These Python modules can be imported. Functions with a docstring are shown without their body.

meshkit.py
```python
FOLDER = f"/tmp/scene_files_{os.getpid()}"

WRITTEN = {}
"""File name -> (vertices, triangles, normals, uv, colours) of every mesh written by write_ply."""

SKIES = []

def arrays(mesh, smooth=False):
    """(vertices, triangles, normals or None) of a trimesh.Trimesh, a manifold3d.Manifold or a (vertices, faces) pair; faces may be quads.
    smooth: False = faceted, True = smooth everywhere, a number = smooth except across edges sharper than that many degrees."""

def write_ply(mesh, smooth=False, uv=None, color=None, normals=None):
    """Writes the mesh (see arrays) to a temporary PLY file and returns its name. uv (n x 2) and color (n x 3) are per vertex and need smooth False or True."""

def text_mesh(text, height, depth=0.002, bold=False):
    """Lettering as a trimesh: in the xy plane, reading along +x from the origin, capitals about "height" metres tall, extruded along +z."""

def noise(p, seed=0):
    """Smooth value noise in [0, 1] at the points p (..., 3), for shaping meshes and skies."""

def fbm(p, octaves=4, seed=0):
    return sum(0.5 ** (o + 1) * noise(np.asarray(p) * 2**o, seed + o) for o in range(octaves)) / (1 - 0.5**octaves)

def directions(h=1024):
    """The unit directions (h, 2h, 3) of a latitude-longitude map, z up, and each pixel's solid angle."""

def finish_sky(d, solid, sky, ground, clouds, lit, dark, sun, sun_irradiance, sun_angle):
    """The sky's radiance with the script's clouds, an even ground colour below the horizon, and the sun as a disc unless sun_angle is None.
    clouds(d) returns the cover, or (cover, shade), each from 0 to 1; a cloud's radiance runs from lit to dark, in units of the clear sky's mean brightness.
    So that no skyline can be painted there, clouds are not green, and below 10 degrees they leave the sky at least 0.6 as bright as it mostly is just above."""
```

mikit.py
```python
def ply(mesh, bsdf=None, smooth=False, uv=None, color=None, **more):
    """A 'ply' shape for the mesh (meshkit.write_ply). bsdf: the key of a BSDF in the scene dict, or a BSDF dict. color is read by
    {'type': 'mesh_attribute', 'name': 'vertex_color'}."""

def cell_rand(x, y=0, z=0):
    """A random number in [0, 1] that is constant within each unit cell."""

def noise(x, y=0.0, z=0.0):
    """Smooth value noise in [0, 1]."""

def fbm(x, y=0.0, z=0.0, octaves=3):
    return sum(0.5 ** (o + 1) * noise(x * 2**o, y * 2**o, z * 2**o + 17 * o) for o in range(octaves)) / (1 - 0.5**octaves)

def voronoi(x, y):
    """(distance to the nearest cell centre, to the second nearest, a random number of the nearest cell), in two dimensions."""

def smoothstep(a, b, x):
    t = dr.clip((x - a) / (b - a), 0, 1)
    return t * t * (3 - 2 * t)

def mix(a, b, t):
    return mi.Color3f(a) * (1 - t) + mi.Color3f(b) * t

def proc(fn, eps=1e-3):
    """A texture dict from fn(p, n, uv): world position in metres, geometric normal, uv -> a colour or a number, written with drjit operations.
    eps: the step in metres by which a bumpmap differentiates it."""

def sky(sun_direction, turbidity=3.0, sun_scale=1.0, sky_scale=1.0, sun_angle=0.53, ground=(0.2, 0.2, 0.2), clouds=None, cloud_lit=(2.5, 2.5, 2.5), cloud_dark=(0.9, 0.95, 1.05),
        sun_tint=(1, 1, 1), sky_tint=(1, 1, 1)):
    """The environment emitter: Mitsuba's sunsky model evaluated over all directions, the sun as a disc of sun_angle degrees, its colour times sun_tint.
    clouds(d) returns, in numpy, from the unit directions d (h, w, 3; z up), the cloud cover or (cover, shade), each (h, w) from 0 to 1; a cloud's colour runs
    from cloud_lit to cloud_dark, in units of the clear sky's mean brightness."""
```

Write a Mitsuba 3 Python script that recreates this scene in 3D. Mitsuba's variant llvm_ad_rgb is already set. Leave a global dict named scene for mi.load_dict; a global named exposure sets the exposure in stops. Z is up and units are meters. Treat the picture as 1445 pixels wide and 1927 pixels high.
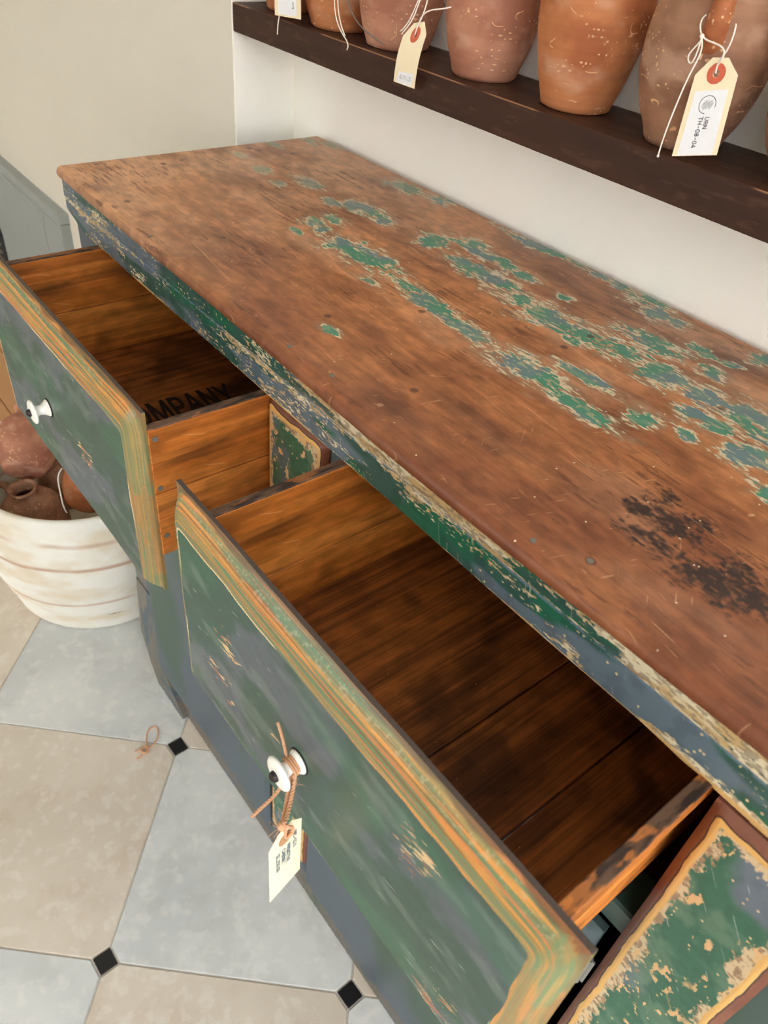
import math, random
import numpy as np, trimesh, drjit as dr, mitsuba as mi, mikit, meshkit
from mikit import proc, noise, fbm, voronoi, smoothstep, mix, cell_rand
from shapely.geometry import Polygon, Point

scene, labels = {}, {}
T = mi.ScalarTransform4f
random.seed(7); rng = np.random.default_rng(7)

# ------------------------------------------------------------------ camera, sky, exposure
CAM = np.array([1.26626, -0.38501, 1.59937])
FWD = np.array([-0.562141, 0.515583, -0.646662]); UP = np.array([-0.551852, 0.348540, 0.757614])
scene['camera'] = {'type': 'thinlens', 'fov': math.degrees(2 * math.atan(722.5 / 1451.23)), 'fov_axis': 'x',
                   'aperture_radius': 0.0014, 'focus_distance': 0.90, 'near_clip': 0.01, 'far_clip': 100.0,
                   'to_world': T().look_at(origin=CAM.tolist(), target=(CAM + FWD).tolist(), up=UP.tolist())}
exposure = 4.1
scene['sky'] = mikit.sky((0.35, -0.6, 0.7), turbidity=4.0, sun_scale=0.0, sky_scale=1.0, ground=(0.5, 0.49, 0.47),
                         clouds=lambda d: (np.ones(d.shape[:2]), 0.25 + 0 * d[..., 0]), cloud_lit=(2.56, 2.6, 2.66), cloud_dark=(1.75, 1.77, 1.8))


def S(r, g, b):
    c = np.array([r, g, b]) / 255.0
    c = np.where(c < 0.04045, c / 12.92, ((c + 0.055) / 1.055) ** 2.4)
    return mi.Color3f(float(c[0]), float(c[1]), float(c[2]))


def L(r, g, b):
    c = np.array([r, g, b]) / 255.0
    return np.where(c < 0.04045, c / 12.92, ((c + 0.055) / 1.055) ** 2.4).tolist()


# ------------------------------------------------------------------ helpers
def add(key, mesh, bsdf, smooth=False, label=None, cat=None, group=None, kind=None, uv=None):
    base = key; n = 1
    while key in scene:
        key = f'{base}_{n:03d}'; n += 1
    scene[key] = mikit.ply(mesh, bsdf, smooth=smooth, uv=uv)
    tag(key, label, cat, group, kind)
    return key


def tag(key, label=None, cat=None, group=None, kind=None):
    d = {k: v for k, v in dict(label=label, category=cat, group=group, kind=kind).items() if v}
    if d:
        labels[key] = d


def thing(name, label, cat, group=None):
    key = name; n = 1
    while key in labels:
        key = f'{name}_{n:03d}'; n += 1
    tag(key, label, cat, group)
    return key


def box(x0, x1, y0, y1, z0, z1, ch=0.0):
    """A box; ch chamfers every edge."""
    if ch <= 0:
        m = trimesh.creation.box(extents=(x1 - x0, y1 - y0, z1 - z0))
        m.apply_translation(((x0 + x1) / 2, (y0 + y1) / 2, (z0 + z1) / 2))
        return m
    pts = []
    for sx, sy, sz in np.ndindex(2, 2, 2):
        p = np.array([[x0, x1][sx], [y0, y1][sy], [z0, z1][sz]])
        s = np.array([1 - 2 * sx, 1 - 2 * sy, 1 - 2 * sz]) * ch
        for k in range(3):
            q = p + s; q[k] = p[k]
            pts.append(q)
    return trimesh.convex.convex_hull(np.array(pts))


def cat(*ms):
    return trimesh.util.concatenate(list(ms))


def wavy(m, amp, freq=8.0, seed=0):
    """Small uneven displacement, so that hand-made edges are not ruler-straight."""
    v = m.vertices
    for k in range(3):
        v[:, k] += (meshkit.fbm(m.vertices * freq + 13.7 * k, 3, seed + k) - 0.5) * 2 * amp
    m.vertices = v
    return m


def fine_box(x0, x1, y0, y1, z0, z1, ch=0.002, step=0.03, amp=0.0006, seed=0):
    m = box(x0, x1, y0, y1, z0, z1, ch)
    m = m.subdivide_to_size(step, max_iter=12)
    m.merge_vertices()
    return wavy(m, amp, 9.0, seed)


def tube(points, r, sides=8, close=False):
    P = np.asarray(points, float); n = len(P)
    r = np.broadcast_to(np.asarray(r, float), (n,))
    t = np.gradient(P, axis=0); t /= np.linalg.norm(t, axis=1)[:, None] + 1e-12
    u = np.cross(t[0], [0.3, 0.2, 0.9]); u /= np.linalg.norm(u)
    V = []
    for i in range(n):
        u = u - t[i] * (u @ t[i]); u /= np.linalg.norm(u)
        w = np.cross(t[i], u)
        a = np.arange(sides) * 2 * np.pi / sides
        V.append(P[i] + r[i] * (np.cos(a)[:, None] * u + np.sin(a)[:, None] * w))
    V = np.vstack(V + [P[:1], P[-1:]]); F = []
    for i in range(n - 1):
        for k in range(sides):
            a, b = i * sides + k, i * sides + (k + 1) % sides
            F += [[a, b, b + sides], [a, b + sides, a + sides]]
    for k in range(sides):
        F += [[n * sides, (k + 1) % sides, k], [n * sides + 1, (n - 1) * sides + k, (n - 1) * sides + (k + 1) % sides]]
    return trimesh.Trimesh(V, F, process=False)


def spline(pts, n=40):
    from scipy.interpolate import CubicSpline
    P = np.asarray(pts, float)
    d = np.r_[0, np.cumsum(np.linalg.norm(np.diff(P, axis=0), axis=1))]
    return CubicSpline(d, P)(np.linspace(0, d[-1], n))


def lathe(profile, seg=64, axis='z'):
    """profile: (r, h) from the bottom centre up; closed at r=0 ends."""
    pr = np.asarray(profile, float); n = len(pr)
    a = np.arange(seg) * 2 * np.pi / seg
    V = np.vstack([np.stack([r * np.cos(a), r * np.sin(a), 0 * a + h], 1) for r, h in pr])
    F = []
    for i in range(n - 1):
        for k in range(seg):
            p, q = i * seg + k, i * seg + (k + 1) % seg
            F += [[p, q, q + seg], [p, q + seg, p + seg]]
    m = trimesh.Trimesh(V, F, process=False)
    m.merge_vertices()
    m.update_faces(m.nondegenerate_faces()); m.remove_unreferenced_vertices()
    if axis == '-y':     # h grows towards -y
        v = m.vertices.copy(); m.vertices = np.stack([v[:, 0], -v[:, 2], v[:, 1]], 1)
    return m


def smooth_profile(pts, n=40):
    from scipy.interpolate import PchipInterpolator
    P = np.asarray(pts, float)
    d = np.r_[0, np.cumsum(np.linalg.norm(np.diff(P, axis=0), axis=1))]
    return PchipInterpolator(d, P)(np.linspace(0, d[-1], n))


def rings(layers, cap_last=True, cap_first=False):
    """Lofts closed rings with equal vertex counts; layers: list of (n, 3)."""
    n = len(layers[0]); V = np.vstack(layers); F = []
    for i in range(len(layers) - 1):
        for k in range(n):
            a, b = i * n + k, i * n + (k + 1) % n
            F += [[a, b, b + n], [a, b + n, a + n]]
    m = trimesh.Trimesh(V, F, process=False)
    for flag, layer, flip in ((cap_last, layers[-1], False), (cap_first, layers[0], True)):
        if flag:
            v2, f2 = trimesh.creation.triangulate_polygon(Polygon(layer[:, :2]), engine='earcut')
            z = layer[:, 2].mean(); f2 = np.asarray(f2)
            c = trimesh.Trimesh(np.c_[v2, np.full(len(v2), z)], f2, process=False)
            if (c.face_normals[0, 2] < 0) != flip:
                c.invert()
            m = cat(m, c)
    return m


# ------------------------------------------------------------------ materials
def principled(name, color, rough=0.6, spec=0.5, metallic=0.0, **more):
    scene[name] = {'type': 'twosided', 'bsdf': {'type': 'principled', 'base_color': color if isinstance(color, dict) else {'type': 'rgb', 'value': L(*color)},
                                               'roughness': rough, 'specular': spec, 'metallic': metallic, **more}}
    return name


WALL_Y, NICHE_Y, NICHE_X = 0.3856, 0.5116, -0.0986

PATCH = [(0.489, 0.356, 0.0221, 0.0202), (0.53, 0.399, 0.0251, 0.018), (0.564, 0.393, 0.0508, 0.0147), (0.617, 0.345, 0.0576, 0.0199), (0.64, 0.391, 0.017, 0.0126), (0.688, 0.338, 0.0239, 0.0114), (0.728, 0.33, 0.0345, 0.022), (0.781, 0.331, 0.0342, 0.0189), (0.831, 0.343, 0.035, 0.0198), (0.898, 0.342, 0.0309, 0.0223), (0.953, 0.341, 0.0314, 0.0215), (0.999, 0.35, 0.0269, 0.0251), (1.05, 0.35, 0.03, 0.024), (0.854, 0.389, 0.0363, 0.0148), (0.923, 0.392, 0.0171, 0.0143), (0.888, 0.43, 0.0154, 0.0078), (0.925, 0.434, 0.0098, 0.0076), (0.937, 0.476, 0.0098, 0.0159), (0.722, 0.489, 0.0143, 0.0123), (0.762, 0.491, 0.0228, 0.0209), (0.8, 0.466, 0.0188, 0.017), (0.827, 0.467, 0.0127, 0.0113), (0.71, 0.389, 0.0118, 0.0081), (0.689, 0.488, 0.0132, 0.0078), (0.574, 0.49, 0.0554, 0.0149), (0.516, 0.254, 0.0135, 0.0136), (0.586, 0.232, 0.0196, 0.0104), (0.647, 0.223, 0.0414, 0.0131), (0.705, 0.217, 0.0384, 0.0115), (0.806, 0.214, 0.0403, 0.0194), (0.829, 0.22, 0.026, 0.0145), (0.855, 0.259, 0.0317, 0.0081), (0.891, 0.204, 0.0416, 0.01), (0.941, 0.25, 0.0152, 0.0159), (0.96, 0.303, 0.0139, 0.0131), (0.988, 0.303, 0.0161, 0.0129), (0.983, 0.261, 0.0095, 0.0075), (1.039, 0.284, 0.0221, 0.0167), (1.09, 0.249, 0.02, 0.0119), (0.058, 0.302, 0.0167, 0.0083), (0.025, 0.387, 0.0217, 0.0075), (0.027, 0.459, 0.0243, 0.0083), (0.069, 0.482, 0.0177, 0.0104), (0.137, 0.295, 0.0171, 0.0111), (0.205, 0.285, 0.0118, 0.0076), (0.222, 0.333, 0.0261, 0.0128), (0.311, 0.313, 0.0191, 0.0106), (0.334, 0.334, 0.0187, 0.0138), (0.364, 0.345, 0.0433, 0.0152), (0.363, 0.242, 0.016, 0.0106), (0.393, 0.24, 0.0133, 0.0091), (0.365, 0.275, 0.0181, 0.0111), (0.38, 0.204, 0.0111, 0.005), (0.487, 0.234, 0.0582, 0.0218), (0.454, 0.225, 0.0205, 0.0111), (0.558, 0.195, 0.0164, 0.0066), (0.64, 0.077, 0.0114, 0.0061), (0.301, 0.467, 0.0363, 0.0165), (0.365, 0.479, 0.025, 0.0145), (0.022, 0.464, 0.0308, 0.0083)]
STAIN = [(1.035, 0.159, 0.0112, 0.0076), (1.029, 0.125, 0.0111, 0.0071), (1.064, 0.137, 0.0197, 0.0154), (1.046, 0.099, 0.0115, 0.0067), (1.069, 0.1, 0.017, 0.0091), (1.073, 0.161, 0.0061, 0.0051), (1.107, 0.105, 0.0198, 0.0139), (1.123, 0.128, 0.0156, 0.0143), (1.148, 0.114, 0.0111, 0.0125), (1.125, 0.099, 0.0153, 0.0111)]
SMUDGE = [(0.14, 0.225, 0.0638, 0.02), (0.188, 0.244, 0.0544, 0.0173), (0.098, 0.225, 0.0369, 0.0118), (0.894, 0.094, 0.0342, 0.0164), (0.856, 0.099, 0.0363, 0.0109), (0.072, 0.178, 0.0274, 0.0084), (0.018, 0.071, 0.0296, 0.0062), (0.8, 0.039, 0.0388, 0.0116)]


def blobs(x, y, spots):
    d = mi.Float(9.0)
    for cx, cy, a, b in spots:
        d = dr.minimum(d, dr.square((x - cx) / a) + dr.square((y - cy) / b))
    return dr.sqrt(d) - 1.0


def top_color(p, n, uv):
    x, y = p.x, p.y
    wx = x + 0.02 * fbm(x * 6, y * 10, 1.5, 2); wy = y + 0.012 * fbm(x * 5, y * 9, 6.5, 2)
    grain = fbm(wx * 14, wy * 110, 3.0, 3)
    band = fbm(wx * 2.6, wy * 9, 5.0, 4)
    blot = fbm(x * 14, y * 22, 44.0, 3)
    c = mix(S(192, 128, 80), S(112, 62, 36), smoothstep(0.26, 0.74, band * 0.45 + grain * 0.2 + blot * 0.35))
    c = mix(c, S(116, 62, 42), smoothstep(0.2, 0.6, fbm(x * 3, y * 5, 9.0, 2)) * smoothstep(0.19, 0.02, y) * smoothstep(0.35, 0.7, x) * 0.85)
    c = mix(c, S(194, 146, 112), smoothstep(0.55, 0.78, fbm(x * 7, y * 15, 1.0, 3)) * 0.5)
    c = mix(c, S(198, 152, 116), smoothstep(0.62, 0.1, x) * (0.3 + 0.45 * smoothstep(0.4, 0.65, fbm(x * 11, y * 18, 61.0, 3))))
    c = mix(c, S(100, 60, 42), smoothstep(0.6, 0.8, fbm(x * 9, y * 26, 21.0, 3)) * 0.35)
    c = mix(c, mix(c, S(112, 60, 40), 0.42), smoothstep(0.55, 0.95, x) * smoothstep(0.42, 0.12, y))
    c = mix(c, c * 0.86, smoothstep(0.5, 0.7, fbm(x * 30, y * 160, 71.0, 3)) * 0.5)
    fine = fbm(wx * 30, wy * 520, 81.0, 3)
    c = mix(c * 1.05, c * 0.92, smoothstep(0.3, 0.7, fine))
    c = mix(c * 1.1, c * 0.86, smoothstep(0.3, 0.7, fbm(x * 70, y * 110, 91.0, 4)))
    c = mix(c, S(86, 48, 32), smoothstep(0.62, 0.72, fbm(x * 40, y * 300, 95.0, 3)) * smoothstep(0.5, 0.65, fbm(x * 12, y * 20, 97.0, 2)) * 0.6)
    for k, (ax, ay, bx, by) in enumerate(((70, 520, 16, -30), (330, -160, 20, 40), (420, 260, -30, 22), (120, 640, 34, 8))):
        c = mix(c, S(212, 164, 124), smoothstep(0.93, 0.98, noise(x * ax + y * ay, x * bx + y * by, 3.0 + k)) * smoothstep(0.5, 0.7, fbm(x * 9, y * 14, 11.0 + k, 2)) * 0.45)
    # dark smudges and the burn-like stains
    w = (fbm(x * 40, y * 70, 4.0, 3) - 0.5) * 2.0
    c = mix(c, S(66, 46, 38), smoothstep(0.9, -0.8, blobs(x, y, SMUDGE) + w * 0.9) * 0.42)
    st = blobs(x, y, STAIN) + w * 0.8 + (fbm(x * 200, y * 300, 8.0, 3) - 0.5) * 3.2
    c = mix(c, S(34, 28, 27), smoothstep(1.0, -0.7, st) * 0.92)
    # what is left of the green paint, with a pale ground coat around it
    q = blobs(x, y, PATCH)
    s = q + 0.1 + (fbm(x * 34, y * 75, 2.0, 3) - 0.5) * 1.7 + (fbm(x * 130, y * 330, 6.0, 3) - 0.5) * 1.5
    far = smoothstep(0.45, 0.1, x) * 0.4
    streak = smoothstep(0.36, 0.54, fbm(x * 70, y * 420, 12.0, 2))
    c = mix(c, S(134, 122, 100), smoothstep(1.3, 0.3, s) * 0.5 * (1 - 0.5 * streak))
    c = mix(c, S(198, 184, 154), smoothstep(0.66, 0.26, s) * streak * (0.92 - far))
    green = mix(S(64, 126, 100), S(94, 118, 120), smoothstep(0.42, 0.62, fbm(x * 16, y * 22, 30.0, 2)))
    green = mix(green, S(104, 136, 112), smoothstep(0.5, 0.75, fbm(x * 40, y * 90, 35.0, 3)) * 0.7)
    green = mix(green, S(124, 136, 116), far * 1.6)
    g = smoothstep(0.08, -0.04, s)
    chip = smoothstep(0.62, 0.7, fbm(x * 120, y * 260, 40.0, 2))
    c = mix(c, mix(green, S(160, 152, 122), chip * 0.6), g * (0.97 - far))
    # fine pale scratches and specks
    a = noise(x * 30 + y * 240, x * 9 - y * 5, 3.0)
    b = noise(x * 260 - y * 90, x * 14 + y * 30, 7.0)
    c = mix(c, S(206, 160, 122), smoothstep(0.955, 0.985, a) * 0.4 + smoothstep(0.96, 0.985, b) * 0.35)
    v, _, r = voronoi(x * 60, y * 60)
    c = mix(c, S(220, 200, 172), smoothstep(0.07, 0.03, v) * smoothstep(0.93, 0.94, r) * 0.9)
    v, _, r = voronoi(x * 16 + 3.3, y * 16)
    c = mix(c, S(66, 36, 30), smoothstep(0.1, 0.04, v) * smoothstep(0.93, 0.94, r) * 0.7)
    # worn round nose
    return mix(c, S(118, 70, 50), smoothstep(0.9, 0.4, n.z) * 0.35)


def paint_mottle(x, z, seed):
    """green over slate, mottled"""
    c = mix(S(46, 84, 68), S(92, 104, 110), smoothstep(0.40, 0.60, fbm(x * 7, z * 22 + seed, seed, 3)))
    c = mix(c, S(32, 92, 64), smoothstep(0.56, 0.72, fbm(x * 15, z * 40, seed + 5.0, 3)) * 0.75)
    return mix(c, c * 0.84, smoothstep(0.4, 0.7, fbm(x * 60, z * 60, seed + 2.0, 2)))


def rail_color(p, n, uv):
    x, z, y = p.x, p.z, p.y
    c = mix(S(92, 106, 114), S(50, 84, 74), smoothstep(0.44, 0.56, fbm(x * 7, z * 30 + y * 30, 3.0, 3) + 0.14 * smoothstep(0.75, 0.5, x) + 0.07 * smoothstep(1.05, 1.13, x)))
    c = mix(c, S(30, 96, 66), smoothstep(0.5, 0.66, fbm(x * 18, z * 60, 8.0, 3)) * smoothstep(0.40, 0.5, fbm(x * 7, z * 30 + y * 30, 3.0, 3)) * 0.8)
    c = mix(c, c * 0.82, smoothstep(0.4, 0.7, fbm(x * 70, z * 90, 5.0, 2)))
    r = fbm(x * 15, z * 50 + y * 50, 11.0, 3)
    f = fbm(x * 170, z * 620 + y * 460, 17.0, 3) * 0.72 + fbm(x * 9, z * 40 + y * 40, 27.0, 2) * 0.28
    mold = smoothstep(1.1518, 1.1535, z)
    run = smoothstep(0.70, 0.80, x) * smoothstep(1.02, 0.98, x) + smoothstep(1.10, 1.13, x)      # the moulding has lost its paint here
    edges = (smoothstep(1.166, 1.169, z) + smoothstep(1.1570, 1.1545, z)) * smoothstep(0.62, 0.72, x) * mold
    lowr = smoothstep(1.1142, 1.1120, z)
    tail = smoothstep(1.05, 1.14, x) * smoothstep(1.114 + 0.012 * smoothstep(1.06, 1.2, x), 1.113, z + (fbm(x * 30, z * 60, 3.0, 3) - 0.5) * 0.012)
    spot = smoothstep(0.085, 0.0, dr.abs(x - 0.66)) * smoothstep(1.152, 1.143, z) + smoothstep(0.05, 0.0, dr.abs(x - 0.80)) * smoothstep(1.135, 1.15, z)
    under = smoothstep(1.140, 1.149, z) * (1 - mold) * smoothstep(0.42, 0.6, noise(x * 5, 2.0, 2.0)) * smoothstep(0.98, 0.85, x)
    w = r * 0.45 + f * 0.55
    bare = smoothstep(0.615, 0.655, w + 0.035 * smoothstep(0.8, 0.68, x) * smoothstep(0.16, 0.24, x) +  lowr * 0.15 + mold * (0.0 + 0.30 * run) + edges * 0.15 + 0.15 * under + 0.30 * tail + 0.11 * spot)
    wood = mix(S(208, 194, 162), S(186, 156, 108), smoothstep(0.42, 0.65, fbm(x * 40, z * 150, 23.0, 2)))
    wood = mix(wood, S(128, 112, 90), smoothstep(0.50, 0.62, fbm(x * 200, z * 500 + y * 500, 29.0, 2)) * 0.7)
    c = mix(c, wood, bare)
    c = mix(c, S(206, 164, 96), tail * smoothstep(1.117, 1.1135, z) * 0.85)
    c = mix(c, S(196, 158, 98), lowr * smoothstep(0.4, 0.55, fbm(x * 24, 3.0, 4.0, 2)) * 0.8)
    c = mix(c, S(108, 126, 142), smoothstep(0.0035, 0.001, dr.abs(z - 1.1505)) * smoothstep(0.55, 0.48, f) * 0.7)
    c = mix(c, S(190, 184, 160), smoothstep(0.018, 0.0, dr.abs(noise(x * 120 + z * 30, z * 14, 9.0) - 0.5)) * smoothstep(0.6, 0.7, noise(x * 60, z * 60, 1.0)) * 0.5)
    v, _, q = voronoi(x * 130, z * 130 + y * 130)
    c = mix(c, S(198, 176, 132), smoothstep(0.22, 0.1, v) * smoothstep(0.9, 0.92, q))
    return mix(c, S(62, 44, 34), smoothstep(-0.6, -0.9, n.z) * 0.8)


NEAR_WEAR = [(0.831, 1.008, 0.0136, 0.0126), (0.802, 0.944, 0.0224, 0.0087), (0.829, 0.917, 0.0077, 0.0046), (1.106, 1.052, 0.0148, 0.0173), (1.093, 1.043, 0.0115, 0.0096), (1.115, 1.048, 0.0073, 0.0112), (1.151, 0.878, 0.0197, 0.0119), (1.169, 0.907, 0.0112, 0.0113), (0.912, 0.963, 0.01, 0.0035), (0.806, 1.012, 0.0064, 0.0047), (0.422, 0.978, 0.0277, 0.0058), (0.427, 0.963, 0.0158, 0.0068)]


def front_color(p, n, uv):
    """drawer fronts: green and slate paint, its rounded edges worn to ochre wood. uv.x = 1 where the bevel ends, growing inwards"""
    x, z, t = p.x, p.z, uv.x
    m = fbm(x * 9 + z * 4, z * 15 - x * 5, 4.0, 4)
    c = mix(S(46, 76, 64), S(76, 86, 92), smoothstep(0.44, 0.60, m))
    c = mix(c, S(42, 96, 68), smoothstep(0.52, 0.72, fbm(x * 9, z * 16, 8.0, 3)) * 0.6)
    c = mix(c, S(116, 128, 118), smoothstep(0.5, 0.75, fbm(x * 20 + z * 8, z * 50, 14.0, 3)) * 0.3)
    c = mix(c, c * 0.84, smoothstep(0.4, 0.7, fbm(x * 90, z * 140, 24.0, 3)) * 0.6)
    c = mix(c, S(168, 174, 162), smoothstep(0.94, 0.98, noise(x * 34 + z * 60, z * 260 - x * 40, 5.0)) * 0.4)
    ws = blobs(x, z, NEAR_WEAR) + (fbm(x * 70 + z * 30, z * 460 - x * 120, 6.0, 3) - 0.5) * 4.2
    wood = mix(S(212, 180, 132), S(156, 98, 66), smoothstep(0.35, 0.65, fbm(x * 60, z * 200, 3.0, 2)))
    c = mix(c, wood, smoothstep(-0.45, -0.7, ws) * 0.9)
    # bevel
    along = x + z
    e = t + (fbm(x * 24, z * 24, 20.0, 3) - 0.5) * 0.22
    k = fbm(t * 6.0, along * 5.0, 2.0, 3)
    k2 = fbm(t * 24.0, along * 18.0, 9.0, 2)
    b = mix(S(206, 142, 70), S(150, 130, 78), smoothstep(0.42, 0.6, k * 0.55 + k2 * 0.45))
    b = mix(b, S(86, 122, 90), smoothstep(0.52, 0.62, fbm(t * 8.0, along * 8.0, 33.0, 3)) * 0.85)
    b = mix(b, S(210, 118, 66), smoothstep(0.6, 0.72, fbm(t * 16.0, along * 6.0, 41.0, 2)) * 0.7)
    b = mix(b, S(122, 84, 48), smoothstep(0.62, 0.7, fbm(t * 30.0, along * 9.0, 47.0, 2)) * 0.7)
    tn = t + (fbm(x * 30, z * 30, 14.0, 3) - 0.5) * 0.22
    gl = smoothstep(0.14, 0.2, tn) * smoothstep(0.36, 0.3, tn) * smoothstep(0.36, 0.5, fbm(along * 7, 2.0, 19.0, 3))
    b = mix(b, mix(S(52, 112, 82), S(110, 128, 96), k2), gl * 0.6)
    b = mix(b, S(206, 194, 158), smoothstep(0.58, 0.72, fbm(x * 420, z * 420, 51.0, 3)) * smoothstep(0.44, 0.34, tn) * smoothstep(0.1, 0.2, tn) * 0.25)
    b = mix(b, S(90, 66, 46), smoothstep(0.15, 0.05, tn) * 0.75)
    right = smoothstep(0.0, 0.3, dr.abs(n.x))
    b = mix(b, mix(S(108, 124, 84), S(150, 116, 66), smoothstep(0.45, 0.6, fbm(x * 90, z * 20, 15.0, 3))), right * 0.6)
    c = mix(c, b, smoothstep(1.03, 1.0, e))
    c = mix(c, S(212, 196, 152), smoothstep(0.04, 0.015, dr.abs(e - 1.03)) * smoothstep(0.45, 0.6, noise(x * 18, z * 18, 3.0)))
    # top edge and the back: dark grimy wood
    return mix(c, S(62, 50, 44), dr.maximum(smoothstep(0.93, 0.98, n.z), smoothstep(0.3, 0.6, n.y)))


def panel_color(p, n, uv):
    """narrow lipped doors: bare brown lip, ochre line, pale ground coat, then paint"""
    x, z, t = p.x, p.z, uv.x
    g = fbm(x * 14, z * 12, 3.0, 4)
    c = mix(S(96, 108, 118), S(52, 100, 76), smoothstep(0.36, 0.5, g))
    c = mix(c, S(112, 138, 112), smoothstep(0.5, 0.75, fbm(x * 40, z * 34, 9.0, 4)) * 0.45)
    c = mix(c, c * 0.84, smoothstep(0.45, 0.7, fbm(x * 120, z * 120, 4.0, 2)) * 0.6)
    e = t + (fbm(x * 40, z * 34, 20.0, 4) - 0.5) * 2.2 + (fbm(x * 260, z * 200, 25.0, 3) - 0.5) * 1.3
    e2 = t + (fbm(x * 40, z * 30, 60.0, 3) - 0.5) * 0.5
    ground = mix(S(200, 178, 140), S(150, 122, 92), smoothstep(0.42, 0.62, fbm(x * 220, z * 220, 7.0, 3)))
    c = mix(c, ground, smoothstep(2.0, 1.7, e))
    v = fbm(x * 170, z * 110, 70.0, 4)
    c = mix(c, S(208, 170, 118), smoothstep(0.60, 0.64, v) * smoothstep(0.55, 0.64, fbm(x * 34, z * 26, 13.0, 3)))
    v, _, q = voronoi(x * 160, z * 160)
    c = mix(c, S(208, 182, 136), smoothstep(0.24, 0.12, v) * smoothstep(0.92, 0.93, q))
    c = mix(c, S(170, 182, 178), smoothstep(0.94, 0.98, noise(x * 260 + z * 190, x * 16 - z * 22, 5.0)) * 0.5)
    c = mix(c, S(212, 166, 96), smoothstep(1.3, 1.15, e2))
    c = mix(c, S(74, 50, 44), smoothstep(0.78, 0.70, e2))
    return mix(c, mix(S(138, 88, 66), S(106, 62, 48), fbm(x * 40, z * 14, 5.0, 3)), smoothstep(0.66, 0.58, e2))


def carcass_color(p, n, uv):
    x, z, y = p.x, p.z, p.y
    c = mix(S(76, 88, 98), S(62, 86, 74), smoothstep(0.45, 0.65, fbm(x * 5, z * 3 + y * 5, 4.0, 3)))
    c = mix(c, S(120, 112, 92), smoothstep(0.46, 0.6, fbm(x * 40, z * 9 + y * 20, 14.0, 3)) * 0.7 * smoothstep(0.15, 0.05, x) * smoothstep(0.5, 0.2, z))
    w = fbm(x * 24, z * 120, 19.0, 3)
    c = mix(c, mix(S(126, 118, 104), S(84, 76, 68), w), smoothstep(0.095, 0.085, z) * smoothstep(0.35, 0.5, w) * 0.9)
    return c


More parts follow.
